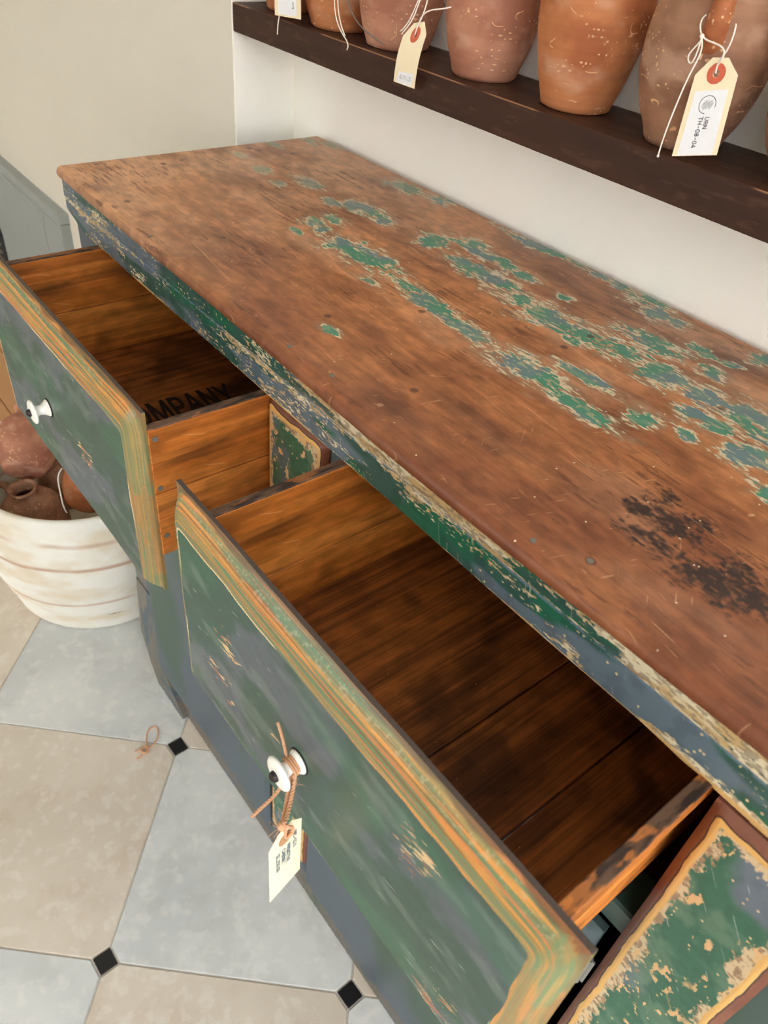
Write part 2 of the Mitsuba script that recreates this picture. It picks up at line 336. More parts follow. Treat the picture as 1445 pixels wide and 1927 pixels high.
def wood_color(p, n, uv):
    """old orange pine of the drawer boxes, grain running front to back"""
    x, y, z = p.x, p.y, p.z
    q = dr.select(dr.abs(n.z) > 0.5, x, z)
    r = dr.select(dr.abs(n.y) > 0.7, x, y)
    g = fbm(r * 6, q * 150, x * 0.5, 3)
    b = fbm(r * 3.0, q * 18, 7.0, 3)
    c = mix(S(222, 140, 62), S(176, 98, 36), smoothstep(0.3, 0.72, g * 0.45 + b * 0.55))
    c = mix(c, S(128, 68, 26), smoothstep(0.55, 0.78, fbm(r * 8, q * 60, 17.0, 3)) * 0.55)
    c = mix(c, S(84, 44, 18), smoothstep(0.64, 0.8, fbm(r * 12, q * 34, 37.0, 3)) * 0.5)
    c = mix(c * 0.92, c * 0.76, smoothstep(0.3, 0.7, fbm(r * 16, q * 620, x * 2.0, 3)))
    c = mix(c * 1.12, c * 0.84, smoothstep(0.3, 0.7, fbm(r * 40, q * 90, 61.0, 4)))
    c = mix(c, S(232, 176, 112), smoothstep(0.95, 0.98, noise(r * 50 + q * 160, q * 60, 3.0)) * 0.3)
    return c


def floorboard_color(p, n, uv):
    """dirtier boards of the drawer bottoms"""
    x, y, z = p.x, p.y, p.z
    g = fbm(y * 5, x * 160, 2.0, 3)
    c = mix(S(146, 82, 34), S(96, 52, 20), smoothstep(0.3, 0.7, g * 0.5 + fbm(y * 6, x * 14, 4.0, 3) * 0.5))
    c = mix(c, S(50, 28, 12), smoothstep(0.55, 0.75, fbm(y * 14, x * 18, 14.0, 3)) * 0.55)
    c = mix(c * 1.15, c * 0.78, smoothstep(0.3, 0.7, fbm(y * 14, x * 560, 6.0, 3)))
    c = mix(c * 1.14, c * 0.82, smoothstep(0.3, 0.7, fbm(y * 40, x * 60, 64.0, 4)))
    v, _, q = voronoi(x * 110, y * 110)
    return mix(c, S(216, 190, 150), smoothstep(0.06, 0.03, v) * smoothstep(0.95, 0.96, q) * 0.8)


def edge_color(p, n, uv):
    """grimy upper edges of the drawer sides"""
    x, y, z = p.x, p.y, p.z
    c = mix(S(92, 68, 52), S(48, 36, 30), smoothstep(0.35, 0.65, fbm(x * 180, y * 40, 3.0, 4)))
    return mix(c, S(164, 100, 50), smoothstep(0.46, 0.58, fbm(x * 110, y * 34, 13.0, 4)) * 0.85 * smoothstep(0.9, 1.15, x) + smoothstep(0.55, 0.65, fbm(x * 110, y * 30, 13.0, 4)) * 0.5)


def shelf_color(p, n, uv):
    x, y, z = p.x, p.y, p.z
    c = mix(S(70, 44, 32), S(46, 29, 22), fbm(x * 5, z * 60 + y * 60, 3.0, 3))
    c = mix(c, S(92, 64, 48), smoothstep(0.6, 0.8, fbm(x * 40, z * 160 + y * 160, 13.0, 4)) * 0.3)
    edge = smoothstep(0.0016, 0.0004, dr.abs(y - 0.3860)) * smoothstep(0.0016, 0.0004, dr.abs(z - 1.3870))  # broken pale highlight painted along the front top edge
    return mix(c, S(150, 108, 78), edge * 0.8 * smoothstep(0.35, 0.55, noise(x * 14, 3.0, 1.0)))


def plaster_color(p, n, uv):
    return mix(S(218, 212, 198), S(212, 206, 192), fbm(p.x * 2, p.y * 2, p.z * 2, 3))


def tile_fn(a, b, vein, seed):
    def f(p, n, uv):
        x, y = p.x + seed, p.y - seed
        c = mix(S(*a), S(*b), smoothstep(0.25, 0.75, fbm(x * 5, y * 5, seed, 4)))
        c = mix(c, S(*vein), smoothstep(0.5, 0.8, fbm(x * 18, y * 18, seed + 3, 4)) * 0.3)
        c = mix(c, S(236, 232, 224), smoothstep(0.5, 0.8, fbm(x * 60, y * 60, seed + 8, 4)) * 0.25)
        w = dr.abs(fbm(x * 4, y * 4, seed + 5, 4) - 0.5)
        return mix(c, S(*vein) * 0.85, smoothstep(0.006, 0.0, w) * smoothstep(0.55, 0.7, noise(x * 5, y * 5, 2.0)) * 0.2)
    return f


def clay_fn(a, b, seed):
    def f(p, n, uv):
        x, y, z = p.x, p.y, p.z
        k = fbm(x * 20, y * 20, z * 22 + seed, 4)
        c = mix(S(*a), S(*b), smoothstep(0.32, 0.68, k))
        c = mix(c, c * 0.88, smoothstep(0.45, 0.6, fbm(x * 6, y * 6, z * 170 + seed, 3)) * 0.4)
        c = mix(c, S(206, 168, 142), smoothstep(0.52, 0.75, fbm(x * 26, y * 26, z * 30 + 9, 4)) * 0.4)
        d = dr.abs(fbm(x * 40 + 4, y * 40, z * 56 + seed, 2) - 0.5)
        c = mix(c, S(226, 178, 134), smoothstep(0.022, 0.006, d) * smoothstep(0.64, 0.7, fbm(x * 46, y * 46, z * 46 + 30, 2)) * 0.85)
        return mix(c, S(226, 186, 146), smoothstep(0.78, 0.84, noise(x * 300, y * 300, z * 300)) * smoothstep(0.48, 0.6, fbm(x * 26, y * 26, z * 26 + 3, 2)) * 0.7)
    return f


def whitewash_color(p, n, uv):
    x, y, z = p.x, p.y, p.z
    c = mix(S(226, 224, 214), S(214, 202, 180), smoothstep(0.4, 0.75, fbm(x * 11, y * 11, z * 18, 4)))
    for h, s in ((0.335, 0.5), (0.265, 0.75), (0.125, 0.55)):
        w = dr.abs(z - h + (fbm(x * 8, y * 8, h * 30, 2) - 0.5) * 0.014)
        c = mix(c, S(176, 134, 104), smoothstep(0.009, 0.001, w) * s * smoothstep(0.3, 0.55, fbm(x * 12, y * 12, h * 50, 2)))
    v, _, q = voronoi(x * 14 + z * 6, z * 22)
    return mix(c, S(70, 56, 48), smoothstep(0.08, 0.03, v) * smoothstep(0.965, 0.97, q) * 0.7)


principled('m_top', proc(top_color), 0.42, 0.4)
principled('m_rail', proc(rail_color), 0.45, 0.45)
principled('m_front', proc(front_color), 0.36, 0.5)
principled('m_panel', proc(panel_color), 0.38, 0.5)
principled('m_carcass', proc(carcass_color), 0.42, 0.45)
principled('m_wood', proc(wood_color), 0.5, 0.35)
principled('m_boards', proc(floorboard_color), 0.6, 0.3)
principled('m_edge', proc(edge_color), 0.6, 0.3)
principled('m_inside', (70, 48, 34), 0.8, 0.2)
principled('m_shelf', proc(shelf_color), 0.5, 0.25)
principled('m_wall', proc(plaster_color), 0.75, 0.25)
principled('m_niche_brightened', (247, 244, 234), 0.7, 0.3)  # niche colour whitened to stand in for the brighter light falling there
principled('m_ceiling', (236, 234, 228), 0.9, 0.1)
principled('m_grey_paint', (150, 156, 154), 0.45, 0.4)
principled('m_dark_iron', (46, 46, 44), 0.6, 0.4)
principled('m_tile_grey', proc(tile_fn((209, 211, 208), (192, 195, 194), (170, 170, 166), 3.0)), 0.38, 0.4)
principled('m_tile_beige', proc(tile_fn((211, 201, 186), (200, 189, 173), (184, 164, 144), 11.0)), 0.38, 0.4)
principled('m_tile_black', (20, 20, 22), 0.3, 0.5)
principled('m_grout', (196, 190, 180), 0.85, 0.2)
principled('m_clay_rose', proc(clay_fn((186, 132, 106), (158, 104, 82), 1.0)), 0.7, 0.25)
principled('m_clay_orange', proc(clay_fn((184, 118, 76), (158, 92, 58), 5.0)), 0.7, 0.25)
principled('m_clay_brown', proc(clay_fn((160, 118, 92), (132, 94, 72), 9.0)), 0.7, 0.25)
principled('m_whitewash', proc(whitewash_color), 0.7, 0.25)
principled('m_porcelain', (236, 234, 226), 0.12, 0.5)
principled('m_steel', (168, 170, 168), 0.36, 0.5, 0.8)
principled('m_dark_screw', (44, 36, 34), 0.45, 0.5, 0.4)
principled('m_nail', (118, 112, 102), 0.55, 0.4, 0.4)
principled('m_jute', (206, 158, 122), 0.9, 0.1)
principled('m_cotton', (228, 218, 206), 0.9, 0.1)
principled('m_card', (244, 230, 196), 0.7, 0.2)
principled('m_paper', (238, 240, 242), 0.7, 0.2)
principled('m_ring_red', (206, 104, 78), 0.6, 0.2)
principled('m_ring_tan', (190, 142, 104), 0.6, 0.2)
principled('m_ink', (70, 74, 80), 0.7, 0.2)
principled('m_ink_pale', (170, 172, 172), 0.7, 0.2)
principled('m_ink_blue', (64, 96, 122), 0.7, 0.2)
principled('m_stencil', (38, 24, 18), 0.7, 0.2)
principled('m_tan_wood', (196, 148, 106), 0.6, 0.3)
principled('m_frame_white', (226, 224, 218), 0.5, 0.3)

# ------------------------------------------------------------------ the room
RX0, RX1, RY0, RZ = -3.2, 2.12, -3.2, 2.85


def struct(key, mesh, m, label=None, smooth=False):
    return add(key, mesh, m, smooth, label, kind='structure' if '__' not in key else None)


struct('floor', box(RX0 - .3, RX1 + .3, RY0 - .3, 0.9, -0.12, -0.004), 'm_grout', 'stone tile floor with small black diamond insets')
struct('wall_left', box(RX0 - .3, NICHE_X - 0.004, WALL_Y, 0.75, 0, RZ), 'm_wall', 'cream plaster wall beyond the far end of the counter')
struct('wall_back', box(NICHE_X, RX1 + .3, NICHE_Y, 0.75, 0, RZ), 'm_niche_brightened', 'back wall of the niche behind the counter and under the shelf, colour whitened in place of brighter light')
struct('wall_niche', box(NICHE_X - 0.004, NICHE_X, WALL_Y + 0.0003, 0.75, 0, RZ), 'm_niche_brightened', 'side wall of the niche at the far end of the shelf, colour whitened in place of brighter light')
struct('wall_far', box(RX0 - .3, RX0, RY0 - .3, WALL_Y, 0, RZ), 'm_wall', 'cream plaster wall of the room')


def wall_with_window(lo, hi, a0, a1, z0, z1, axis):
    """a wall of four boxes round one opening; axis 'x': the wall runs along y at x=lo..hi; 'y': along x at y=lo..hi"""
    (s0, s1) = (RY0 - .3, NICHE_Y + .2) if axis == 'x' else (RX0 - .3, RX1 + .3)
    out = []
    for p0, p1, q0, q1 in ((s0, a0, 0, RZ), (a1, s1, 0, RZ), (a0, a1, 0, z0), (a0, a1, z1, RZ)):
        if p1 - p0 > 1e-4 and q1 - q0 > 1e-4:
            out.append(box(lo, hi, p0, p1, q0, q1) if axis == 'x' else box(p0, p1, lo, hi, q0, q1))
    return cat(*out)


def window(key, axis, at, a0, a1, z0, z1, bars):
    f = 0.05; out = []
    segs = [(a0, a1, z0, z0 + f), (a0, a1, z1 - f, z1), (a0, a0 + f, z0 + f, z1 - f), (a1 - f, a1, z0 + f, z1 - f)]
    segs += [(b - 0.02, b + 0.02, z0 + f, z1 - f) for b in np.linspace(a0, a1, bars + 2)[1:-1]]
    for p0, p1, q0, q1 in segs:
        out.append(box(at, at + 0.06, p0, p1, q0, q1) if axis == 'x' else box(p0, p1, at, at + 0.06, q0, q1))
    struct(key, cat(*out), 'm_frame_white', 'white framed shop window')


WR = (-2.4, 0.38, 0.5, 2.75)      # window in wall_right: y0, y1, z0, z1
WF = (-1.7, 0.1, 0.6, 2.2)       # window in wall_front: x0, x1, z0, z1
struct('wall_right', wall_with_window(RX1, RX1 + .3, WR[0], WR[1], WR[2], WR[3], 'x'), 'm_wall', 'cream plaster wall with a window')
struct('wall_front', wall_with_window(RY0 - .3, RY0, WF[0], WF[1], WF[2], WF[3], 'y'), 'm_wall', 'cream plaster wall with wide shop windows')
window('window_1', 'x', RX1 + .1, WR[0], WR[1], WR[2], WR[3], 2)
window('window_2', 'y', RY0 - .2, WF[0], WF[1], WF[2], WF[3], 3)
struct('ceiling', box(RX0 - .3, RX1 + .3, RY0 - .3, 0.75, RZ, RZ + .2), 'm_ceiling', 'white ceiling')

# floor tiles: squares at 45 degrees with clipped corners, black insets square to the room
TS, TA, TO = 0.457, 0.8136, np.array([0.6045, -0.3425])
E1 = np.array([math.cos(TA), math.sin(TA)]); E2 = np.array([-math.sin(TA), math.cos(TA)])
CL, GR = 0.0235, 0.0016


def poly_slab(pts, z0, z1, ch=0.0015):
    P = np.asarray(pts); c = P.mean(0)
    inner = c + (P - c) * (1 - ch / np.linalg.norm(P - c, axis=1).mean())
    return rings([np.c_[P, np.full(len(P), z0)], np.c_[P, np.full(len(P), z1 - ch)], np.c_[inner, np.full(len(P), z1)]])


for i in range(-8, 8):
    for j in range(-8, 8):
        o = TO + E1 * TS * i + E2 * TS * j
        c = o + (E1 + E2) * TS / 2
        if -2.0 < c[0] < 2.0 and -1.7 < c[1] < 0.75:
            a, b = GR, TS - GR
            k = CL + GR
            q = [(a + k, a), (b - k, a), (b, a + k), (b, b - k), (b - k, b), (a + k, b), (a, b - k), (a, a + k)]
            pts = [o + E1 * u + E2 * v for u, v in q]
            pg = Polygon(pts).intersection(Polygon([(-3, -3), (3, -3), (3, WALL_Y + 0.05), (-3, WALL_Y + 0.05)]))
            if pg.is_empty or pg.area < 1e-4:
                continue
            pp = np.array(pg.exterior.coords)[:-1]
            if Polygon(pp).exterior.is_ccw is False:
                pp = pp[::-1]
            add('floor__tile', poly_slab(pp, -0.006, 0.0), 'm_tile_grey' if (i + j) % 2 == 0 else 'm_tile_beige')
        if -1.9 < o[0] < 1.9 and -1.6 < o[1] < 0.36:
            h = CL / math.sqrt(2) * 0.98
            R = np.array([[1, 0.16], [-0.16, 1]]) * 0.0 + np.array([[1, 0], [0, 1]])
            d = CL * 0.99
            pts = [o + E1 * d, o + E2 * d, o - E1 * d, o - E2 * d]
            add('floor__inset', poly_slab(pts, -0.006, 0.0003, 0.0006), 'm_tile_black')

# grey panelled dado with a dark vent, far left
struct('trim_1', box(-3.2, -1.135, 0.366, WALL_Y + .02, 0, 0.655), 'm_grey_paint', 'grey painted panelled dado on the cream wall beyond the counter')


def mitre_bar(p0, p1, width_dir, w, y0, prof):
    """a moulding bar lying on the plane y=y0; profile (across, out) swept from p0 to p1 in (x, z)"""
    p0, p1, wd = np.array(p0, float), np.array(p1, float), np.array(width_dir, float)
    V = []
    for p in (p0, p1):
        for a, o in prof:
            q = p + wd * a * w
            V.append([q[0], y0 - o, q[1]])
    n = len(prof); F = []
    for k in range(n - 1):
        F += [[k, k + 1, n + k + 1], [k, n + k + 1, n + k]]
    for k in range(1, n - 1):
        F += [[0, k, k + 1], [n, n + k + 1, n + k]]
    return trimesh.Trimesh(V, F, process=False)


add('trim_1__top_rail', box(-3.2, -1.135, 0.352, WALL_Y + .02, 0.655, 0.688, 0.004), 'm_grey_paint')
add('trim_1__stile', box(-1.285, -1.135, 0.352, 0.37, 0, 0.655, 0.004), 'm_grey_paint')
add('trim_1__moulding', cat(mitre_bar((-3.2, 0.656), (-1.29, 0.656), (0, -1), 0.03, 0.366, [(0, 0), (0, .014), (.25, .017), (.5, .010), (.8, .007), (1, 0)]),
                           mitre_bar((-1.285, 0.656), (-1.285, 0.0), (-1, 0), 0.03, 0.366, [(0, 0), (0, .014), (.25, .017), (.5, .010), (.8, .007), (1, 0)])), 'm_grey_paint')
v = thing('wall_vent', 'dark arched iron vent with slats set in the grey dado', 'vent')
arch = Polygon([(-2.12, 0.20), (-1.885, 0.20), (-1.885, 0.36)] + [(-2.0025 + 0.1175 * math.cos(a), 0.36 + 0.06 * math.sin(a)) for a in np.linspace(0, math.pi, 12)] + [(-2.12, 0.36)])
g = trimesh.creation.extrude_polygon(arch, 0.006, engine='earcut'); g.apply_transform(trimesh.transformations.rotation_matrix(math.pi / 2, (1, 0, 0))); g.apply_translation((0, 0.3655, 0))
add(v + '__backing', g, 'm_dark_iron')
for k in range(6):
    s = box(-2.105, -1.90, -0.006, 0.006, -0.0015, 0.0015); s.apply_transform(trimesh.transformations.rotation_matrix(0.6, (1, 0, 0))); s.apply_translation((0, 0.353, 0.225 + 0.031 * k))
    add(v + '__slat', s, 'm_nail')
add(v + '__sill', box(-2.16, -1.86, 0.345, 0.366, 0.182, 0.2, 0.002), 'm_grey_paint')

# ------------------------------------------------------------------ the counter
H = 1.195
XE = 1.95                                  # right end, outside the frame
cab = thing('shop_counter', 'long antique wooden counter with worn brown top and chipped green and slate paint', 'counter')
bow_x = [-0.05, 0.0, .13, .25, .37, .5, .6, .72, .79, .89, .97, 1.03, 1.09, 1.16, 1.22, 1.4, 2.1]
bow_y = [.0135, .0125, .0095, .0085, .0075, .0065, .005, .0025, .001, .0005, .0008, .002, .0035, .0045, .0065, .0075, .008]


def yfront(x):
    return np.interp(x, bow_x, bow_y)


def outline():
    xs = np.linspace(0.010, XE, 120)[::-1]
    fr = [(x, float(yfront(x))) for x in xs]              # front edge from right to left
    yc = float(yfront(0.0))
    cor = [(0.008 + 0.009 * math.cos(a) - 0.009 * 0, yc + 0.009 + 0.009 * math.sin(a)) for a in np.linspace(-math.pi / 2, -math.pi, 6)][1:]
    lf = [(-0.001 + 0.003 * t, yc + 0.012 + t * (0.487 - yc - 0.012)) for t in np.linspace(0, 1, 20)]
    bc = [(0.010 - 0.009 * math.cos(a), 0.490 + 0.010 * math.sin(a)) for a in np.linspace(0.2, math.pi / 2, 5)]
    bk = [(x, 0.5005 + 0.007 * x) for x in np.linspace(0.03, XE, 60)]
    return np.array(fr + cor + lf + bc + bk)[::-1]         # counter-clockwise


OUT = outline()
if not Polygon(OUT).exterior.is_ccw:
    OUT = OUT[::-1]


def inset(P, d):
    t = np.roll(P, -1, 0) - np.roll(P, 1, 0); t /= np.linalg.norm(t, axis=1)[:, None]
    return P + np.stack([-t[:, 1], t[:, 0]], 1) * d


def lay(P, z, amp=0.0, seed=0):
    q = np.c_[P, np.full(len(P), z)]
    if amp:
        q[:, 1] += (meshkit.fbm(q * 14 + 5, 3, seed) - 0.5) * 2 * amp
        q[:, 2] += (meshkit.fbm(q * 9 + 2, 3, seed + 1) - 0.5) * amp
    return q


prof = [(.008, 1.1765), (.004, 1.1775), (.0015, 1.1800), (0, 1.1845), (.0008, 1.1885), (.003, 1.1922), (.007, 1.1942), (.012, 1.195)]
top = rings([lay(inset(OUT, d), z, 0.0006 if z < 1.1945 else 0.0) for d, z in prof], True, True)
add(cab + '__top', top, 'm_top', 35, 'worn brown wooden top with patches of green paint')

# cove moulding between the top and the frieze rail
B0 = OUT.copy()
RAILY = 0.0174
inn = inset(OUT, 0.006)
tgt = np.stack([np.clip(OUT[:, 0], 0.0112, XE), np.clip(OUT[:, 1], RAILY - 0.001, 0.497)], 1)
layers = []
for t, z in ((1.0, 1.1520), (0.93, 1.1524), (0.88, 1.1540), (0.64, 1.1580), (0.42, 1.1630), (0.22, 1.1685), (0.10, 1.1730), (0.0, 1.1772)):
    layers.append(lay(inn * (1 - t) + tgt * t, z, 0.0005, 3))
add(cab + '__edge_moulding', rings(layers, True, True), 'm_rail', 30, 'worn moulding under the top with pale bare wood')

# frieze rail; its lower edge curves at the ends of the drawer openings
zb = 1.1106
low = [(0.0117, 1.132), (0.035, 1.126), (0.06, 1.1165), (0.085, 1.1115), (0.12, zb)] + [(x, zb + 0.0008 * math.sin(17 * x)) for x in np.linspace(0.16, 1.14, 60)] + \
      [(1.165, 1.1098), (1.185, 1.1085), (1.2, 1.1095), (1.215, 1.1080), (1.24, 1.1075), (XE, 1.1075)]
pg = Polygon(low + [(XE, 1.156), (0.0117, 1.156)])
rl = trimesh.creation.extrude_polygon(pg, 0.02, engine='earcut'); rl.apply_transform(trimesh.transformations.rotation_matrix(math.pi / 2, (1, 0, 0))); rl.apply_translation((0, RAILY + 0.02, 0))
rl = rl.subdivide_to_size(0.03, max_iter=10)
lowz = rl.vertices[:, 2] < 1.1135
front = rl.vertices[:, 1] < RAILY + 0.001
rl.vertices[lowz & front, 1] += 0.002
add(cab + '__frieze_rail', rl, 'm_rail', False, 'frieze rail with chipped green and slate paint')

FY = 0.0295                                # carcass front plane
DZ = 0.862
body = [box(0.0117, 0.030, FY, 0.495, 0.125, 1.16), box(XE - .02, XE, FY, 0.495, 0, 1.16), box(0.03, XE - .02, 0.475, 0.495, 0, 1.16),
        fine_box(0.0117, 0.104, FY, FY + .022, 0.125, 1.158, 0.003), box(0.602, 0.744, FY, FY + .022, 0, 1.158), fine_box(1.236, 1.42, FY, FY + .022, 0, 1.158, 0.002), box(1.42, XE, FY, FY + .022, 0, 1.158),
        fine_box(0.104, 1.236, FY + .001, FY + .05, DZ - 0.025, DZ + 0.012, 0.003), box(0.03, XE - .02, FY + .003, 0.475, 0.10, 0.12)]
add(cab + '__carcass', cat(*body), 'm_carcass', False, 'slate painted carcass')
add(cab + '__partition', box(0.65, 0.67, FY + .02, 0.475, 0.12, 1.157), 'm_inside')
add(cab + '__partition', box(1.26, 1.28, FY + .02, 0.475, 0.12, 1.157), 'm_inside')
add(cab + '__dust_board', box(0.03, 1.26, FY + .05, 0.475, DZ - 0.015, DZ - 0.003), 'm_inside')
add(cab + '__base_rail', fine_box(0.104, XE, FY - 0.004, FY + 0.02, 0.0, 0.088, 0.004, 0.03, 0.0012, 5), 'm_carcass', 40, 'scuffed grey base rail')
ft = trimesh.creation.extrude_polygon(Polygon([(0.0117, 0.30), (0.0117, 0.125), (0.088, 0.0), (0.214, 0.0), (0.222, 0.02), (0.16, 0.06), (0.112, 0.14), (0.104, 0.30)]), 0.021, engine='earcut')
ft.apply_transform(trimesh.transformations.rotation_matrix(math.pi / 2, (1, 0, 0))); ft.apply_translation((0, FY, 0))
ft = ft.subdivide_to_size(0.03, max_iter=8); fv = ft.vertices; fv[:, 1] = np.where(fv[:, 1] < FY - 0.002, FY - 0.016 * np.clip(1.15 - fv[:, 2] / 0.30, 0.05, 1), fv[:, 1])
add(cab + '__foot', ft, 'm_carcass', 30, 'worn shaped corner foot')


def lipped_slab(x0, x1, z0, z1, yf, thick, bev, depth, power=1.8, res=0.006, amp=0.0007, seed=0, rc=0.004):
    """A slab facing -y whose edges round over: bev = widths left, right, top, bottom. uv.x = distance from the edge in bevel widths."""
    bl, br, bt, bb = bev
    def ticks(a, b, p, q):
        n = max(int((b - a) / res), 8)
        return np.unique(np.round(np.r_[a, a + p * np.array([.05, .12, .22, .35, .5, .7, .85, 1, 1.3, 1.8]), b - q * np.array([.05, .12, .22, .35, .5, .7, .85, 1, 1.3, 1.8]), b, np.linspace(a, b, n)], 5))
    X, Z = ticks(x0, x1, bl, br), ticks(z0, z1, bb, bt)
    gx, gz = np.meshgrid(X, Z, indexing='ij')
    tx = np.minimum((gx - x0) / bl, (x1 - gx) / br); tz = np.minimum((gz - z0) / bb, (z1 - gz) / bt); Q = 1.35
    t = np.maximum(Q - (np.maximum(Q - tx, 0) ** 3.5 + np.maximum(Q - tz, 0) ** 3.5) ** (1 / 3.5), 0.15 * np.minimum(tx, tz))
    t = np.where((tx > Q) & (tz > Q), np.minimum(tx, tz), t)
    wob = (meshkit.fbm(np.stack([gx * 9, gz * 9, 0 * gx + seed], -1), 3, seed) - 0.5) * 2
    y = yf + depth * np.clip(1 - t, 0, 1) ** power + wob * amp
    # soften the outline
    ox = gx + (meshkit.fbm(np.stack([gz * 8, 0 * gx, 0 * gx + seed + 3], -1), 3, seed) - 0.5) * 0.002
    oz = gz + (meshkit.fbm(np.stack([gx * 8, 0 * gx, 0 * gx + seed + 7], -1), 3, seed) - 0.5) * 0.002
    nx, nz = gx.shape
    V = np.stack([ox, y, oz], -1).reshape(-1, 3); U = np.stack([t, 0 * t], -1).reshape(-1, 2)
    idx = np.arange(nx * nz).reshape(nx, nz)
    a, b, c, d = idx[:-1, :-1].ravel(), idx[1:, :-1].ravel(), idx[1:, 1:].ravel(), idx[:-1, 1:].ravel()
    F = np.vstack([np.c_[a, b, c], np.c_[a, c, d]])
    # rim and back, own vertices
    ring = np.r_[idx[:, 0], idx[-1, 1:], idx[-2::-1, -1], idx[0, -2:0:-1]]
    r0 = V[ring]; r1 = r0.copy(); r1[:, 1] = yf + thick
    base = len(V); n = len(ring)
    V = np.vstack([V, r0, r1, r1]); U = np.vstack([U, np.zeros((3 * n, 2))])
    k = np.arange(n); k2 = (k + 1) % n
    F = np.vstack([F, np.c_[base + k, base + n + k, base + n + k2], np.c_[base + k, base + n + k2, base + k2]])
    v2, f2 = trimesh.creation.triangulate_polygon(Polygon(r1[:, [0, 2]]), engine='earcut')
    f2 = np.asarray(f2)
    bb0 = len(V)
    V = np.vstack([V, np.c_[v2[:, 0], np.full(len(v2), yf + thick), v2[:, 1]]]); U = np.vstack([U, np.zeros((len(v2), 2))])
    F = np.vstack([F, f2[:, ::-1] + bb0])
    return trimesh.Trimesh(V, F, process=False), U


ND1, ND2 = (0.0698, 0.5958, -0.1455), (0.7168, 1.2314, -0.1661)
KNOB = smooth_profile([(0.0001, -0.001), (0.0118, -0.001), (0.0122, 0.0015), (0.0098, 0.005), (0.0072, 0.010), (0.0068, 0.013), (0.0082, 0.0170), (0.0115, 0.0188), (0.0162, 0.0200), (0.0172, 0.0218), (0.0160, 0.0238), (0.0105, 0.0252), (0.0048, 0.0254), (0.0001, 0.0254)], 60)


def drawer(x0, x1, yf, sx0, sx1, bev, floor_z, seams, kx, kz, side_split, name):
    d = cab + '__drawer'; n = 1
    while d in labels:
        d = f'{cab}__drawer_{n:03d}'; n += 1
    tag(d, name)
    m, u = lipped_slab(x0, x1, 0.8626, 1.1312, yf, 0.019, bev, 0.0145, seed=len(labels))
    add(d + '__front', m, 'm_front', True, uv=u, label='green and slate painted front with worn ochre edges')
    yb = yf + 0.47
    zt, z0, th = 1.1102, 0.925, 0.011
    for s, (a, b) in enumerate(((sx0, sx0 + th), (sx1 - th, sx1))):
        capped = s == 1 and x0 > 0.7                     # this side has a thicker top strip over a thinner board
        for (p, q) in (((z0 + 0.025, zt - 0.026), (zt - 0.026, zt - 0.0022)) if capped else ((z0, side_split - 0.0006), (side_split + 0.0006, zt - 0.0022))):
            add(d + '__side_board', box(a, b - (0.008 if capped and q < zt - 0.02 else 0), yf + 0.018, yb, p, q, 0.0006), 'm_wood')
        e = fine_box(a - 0.0003, b + 0.0003, yf + 0.0185, yb, zt - 0.0025, zt, 0.0009, 0.02, 0.0003, s)
        add(d + '__side_edge', e, 'm_edge', label='dark grimy upper edge')
    add(d + '__back_board', box(sx0 + th, sx1 - th, yb - 0.012, yb, z0, zt - 0.01, 0.001), 'm_wood')
    xs = [sx0 + th] + seams + [sx1 - th]
    for k in range(len(xs) - 1):
        g0 = 0.0 if k == 0 else 0.0011
        add(d + '__bottom_board', box(xs[k] + g0, xs[k + 1] - (0.0011 if k < len(xs) - 2 else 0), yf + 0.018, yb - 0.012, floor_z - 0.009, floor_z, 0.0007), 'm_boards')
    kb = lathe(KNOB, 56, '-y'); kb.apply_translation((kx, yf, kz))
    add(d + '__knob', kb, 'm_porcelain', 40, 'white porcelain knob')
    sc_ = lathe([(0.0001, 0.024), (0.0050, 0.0245), (0.0054, 0.0262), (0.0046, 0.0292), (0.0026, 0.0308), (0.0001, 0.0312)], 24, '-y')
    sc_.apply_translation((kx, yf, kz))
    add(d + '__screw', sc_, 'm_dark_screw', 30, 'dark screw head')
    pl_ = lathe([(0.0001, 0.0), (0.0138, 0.0), (0.0138, 0.0012), (0.0001, 0.0012)], 36, '-y'); pl_.apply_translation((kx, yf, kz))
    add(d + '__washer', pl_, 'm_dark_screw', 30)
    return d


d1 = drawer(*ND1, 0.115, 0.599, (0.03, 0.030, 0.034, 0.006), 0.9396, [0.36], 0.2935, 0.9728, 1.02, 'far drawer, pulled open')
d2 = drawer(*ND2, 0.7485, 1.2080, (0.022, 0.026, 0.035, 0.006), 0.9396, [1.0035, 1.105], 0.955, 0.978, 0.998, 'near drawer, pulled open')
for y_, z_ in ((-0.1325, 1.096), (-0.1335, 1.028), (-0.133, 0.955)):
    nl = trimesh.creation.cylinder(0.0034, 0.002, sections=12); nl.apply_transform(trimesh.transformations.rotation_matrix(math.pi / 2, (0, 1, 0))); nl.apply_translation((0.5992, y_ + 0.012, z_))
    add(d1 + '__nail', nl, 'm_nail')


def text_on(text, height, origin, right, up, depth=0.0003, bold=False, squeeze=1.0):
    m = meshkit.text_mesh(text, height, depth, bold)
    r, u = np.array(right, float), np.array(up, float)
    r /= np.linalg.norm(r); u -= r * (u @ r); u /= np.linalg.norm(u)
    M = np.eye(4); M[:3, 0], M[:3, 1], M[:3, 2], M[:3, 3] = r * squeeze, u, np.cross(r, u), origin
    m.apply_transform(M)
    return m


add(d1 + '__stencil', text_on('COMPANY', 0.052, (0.3530, -0.074, 0.9398), (0.05, 1, 0), (-1, 0, 0), 0.0004, True, 0.188 / float(np.ptp(meshkit.text_mesh('COMPANY', 0.052, 0.0004, True).vertices[:, 0]))), 'm_stencil', label='black stencilled lettering COMPANY')

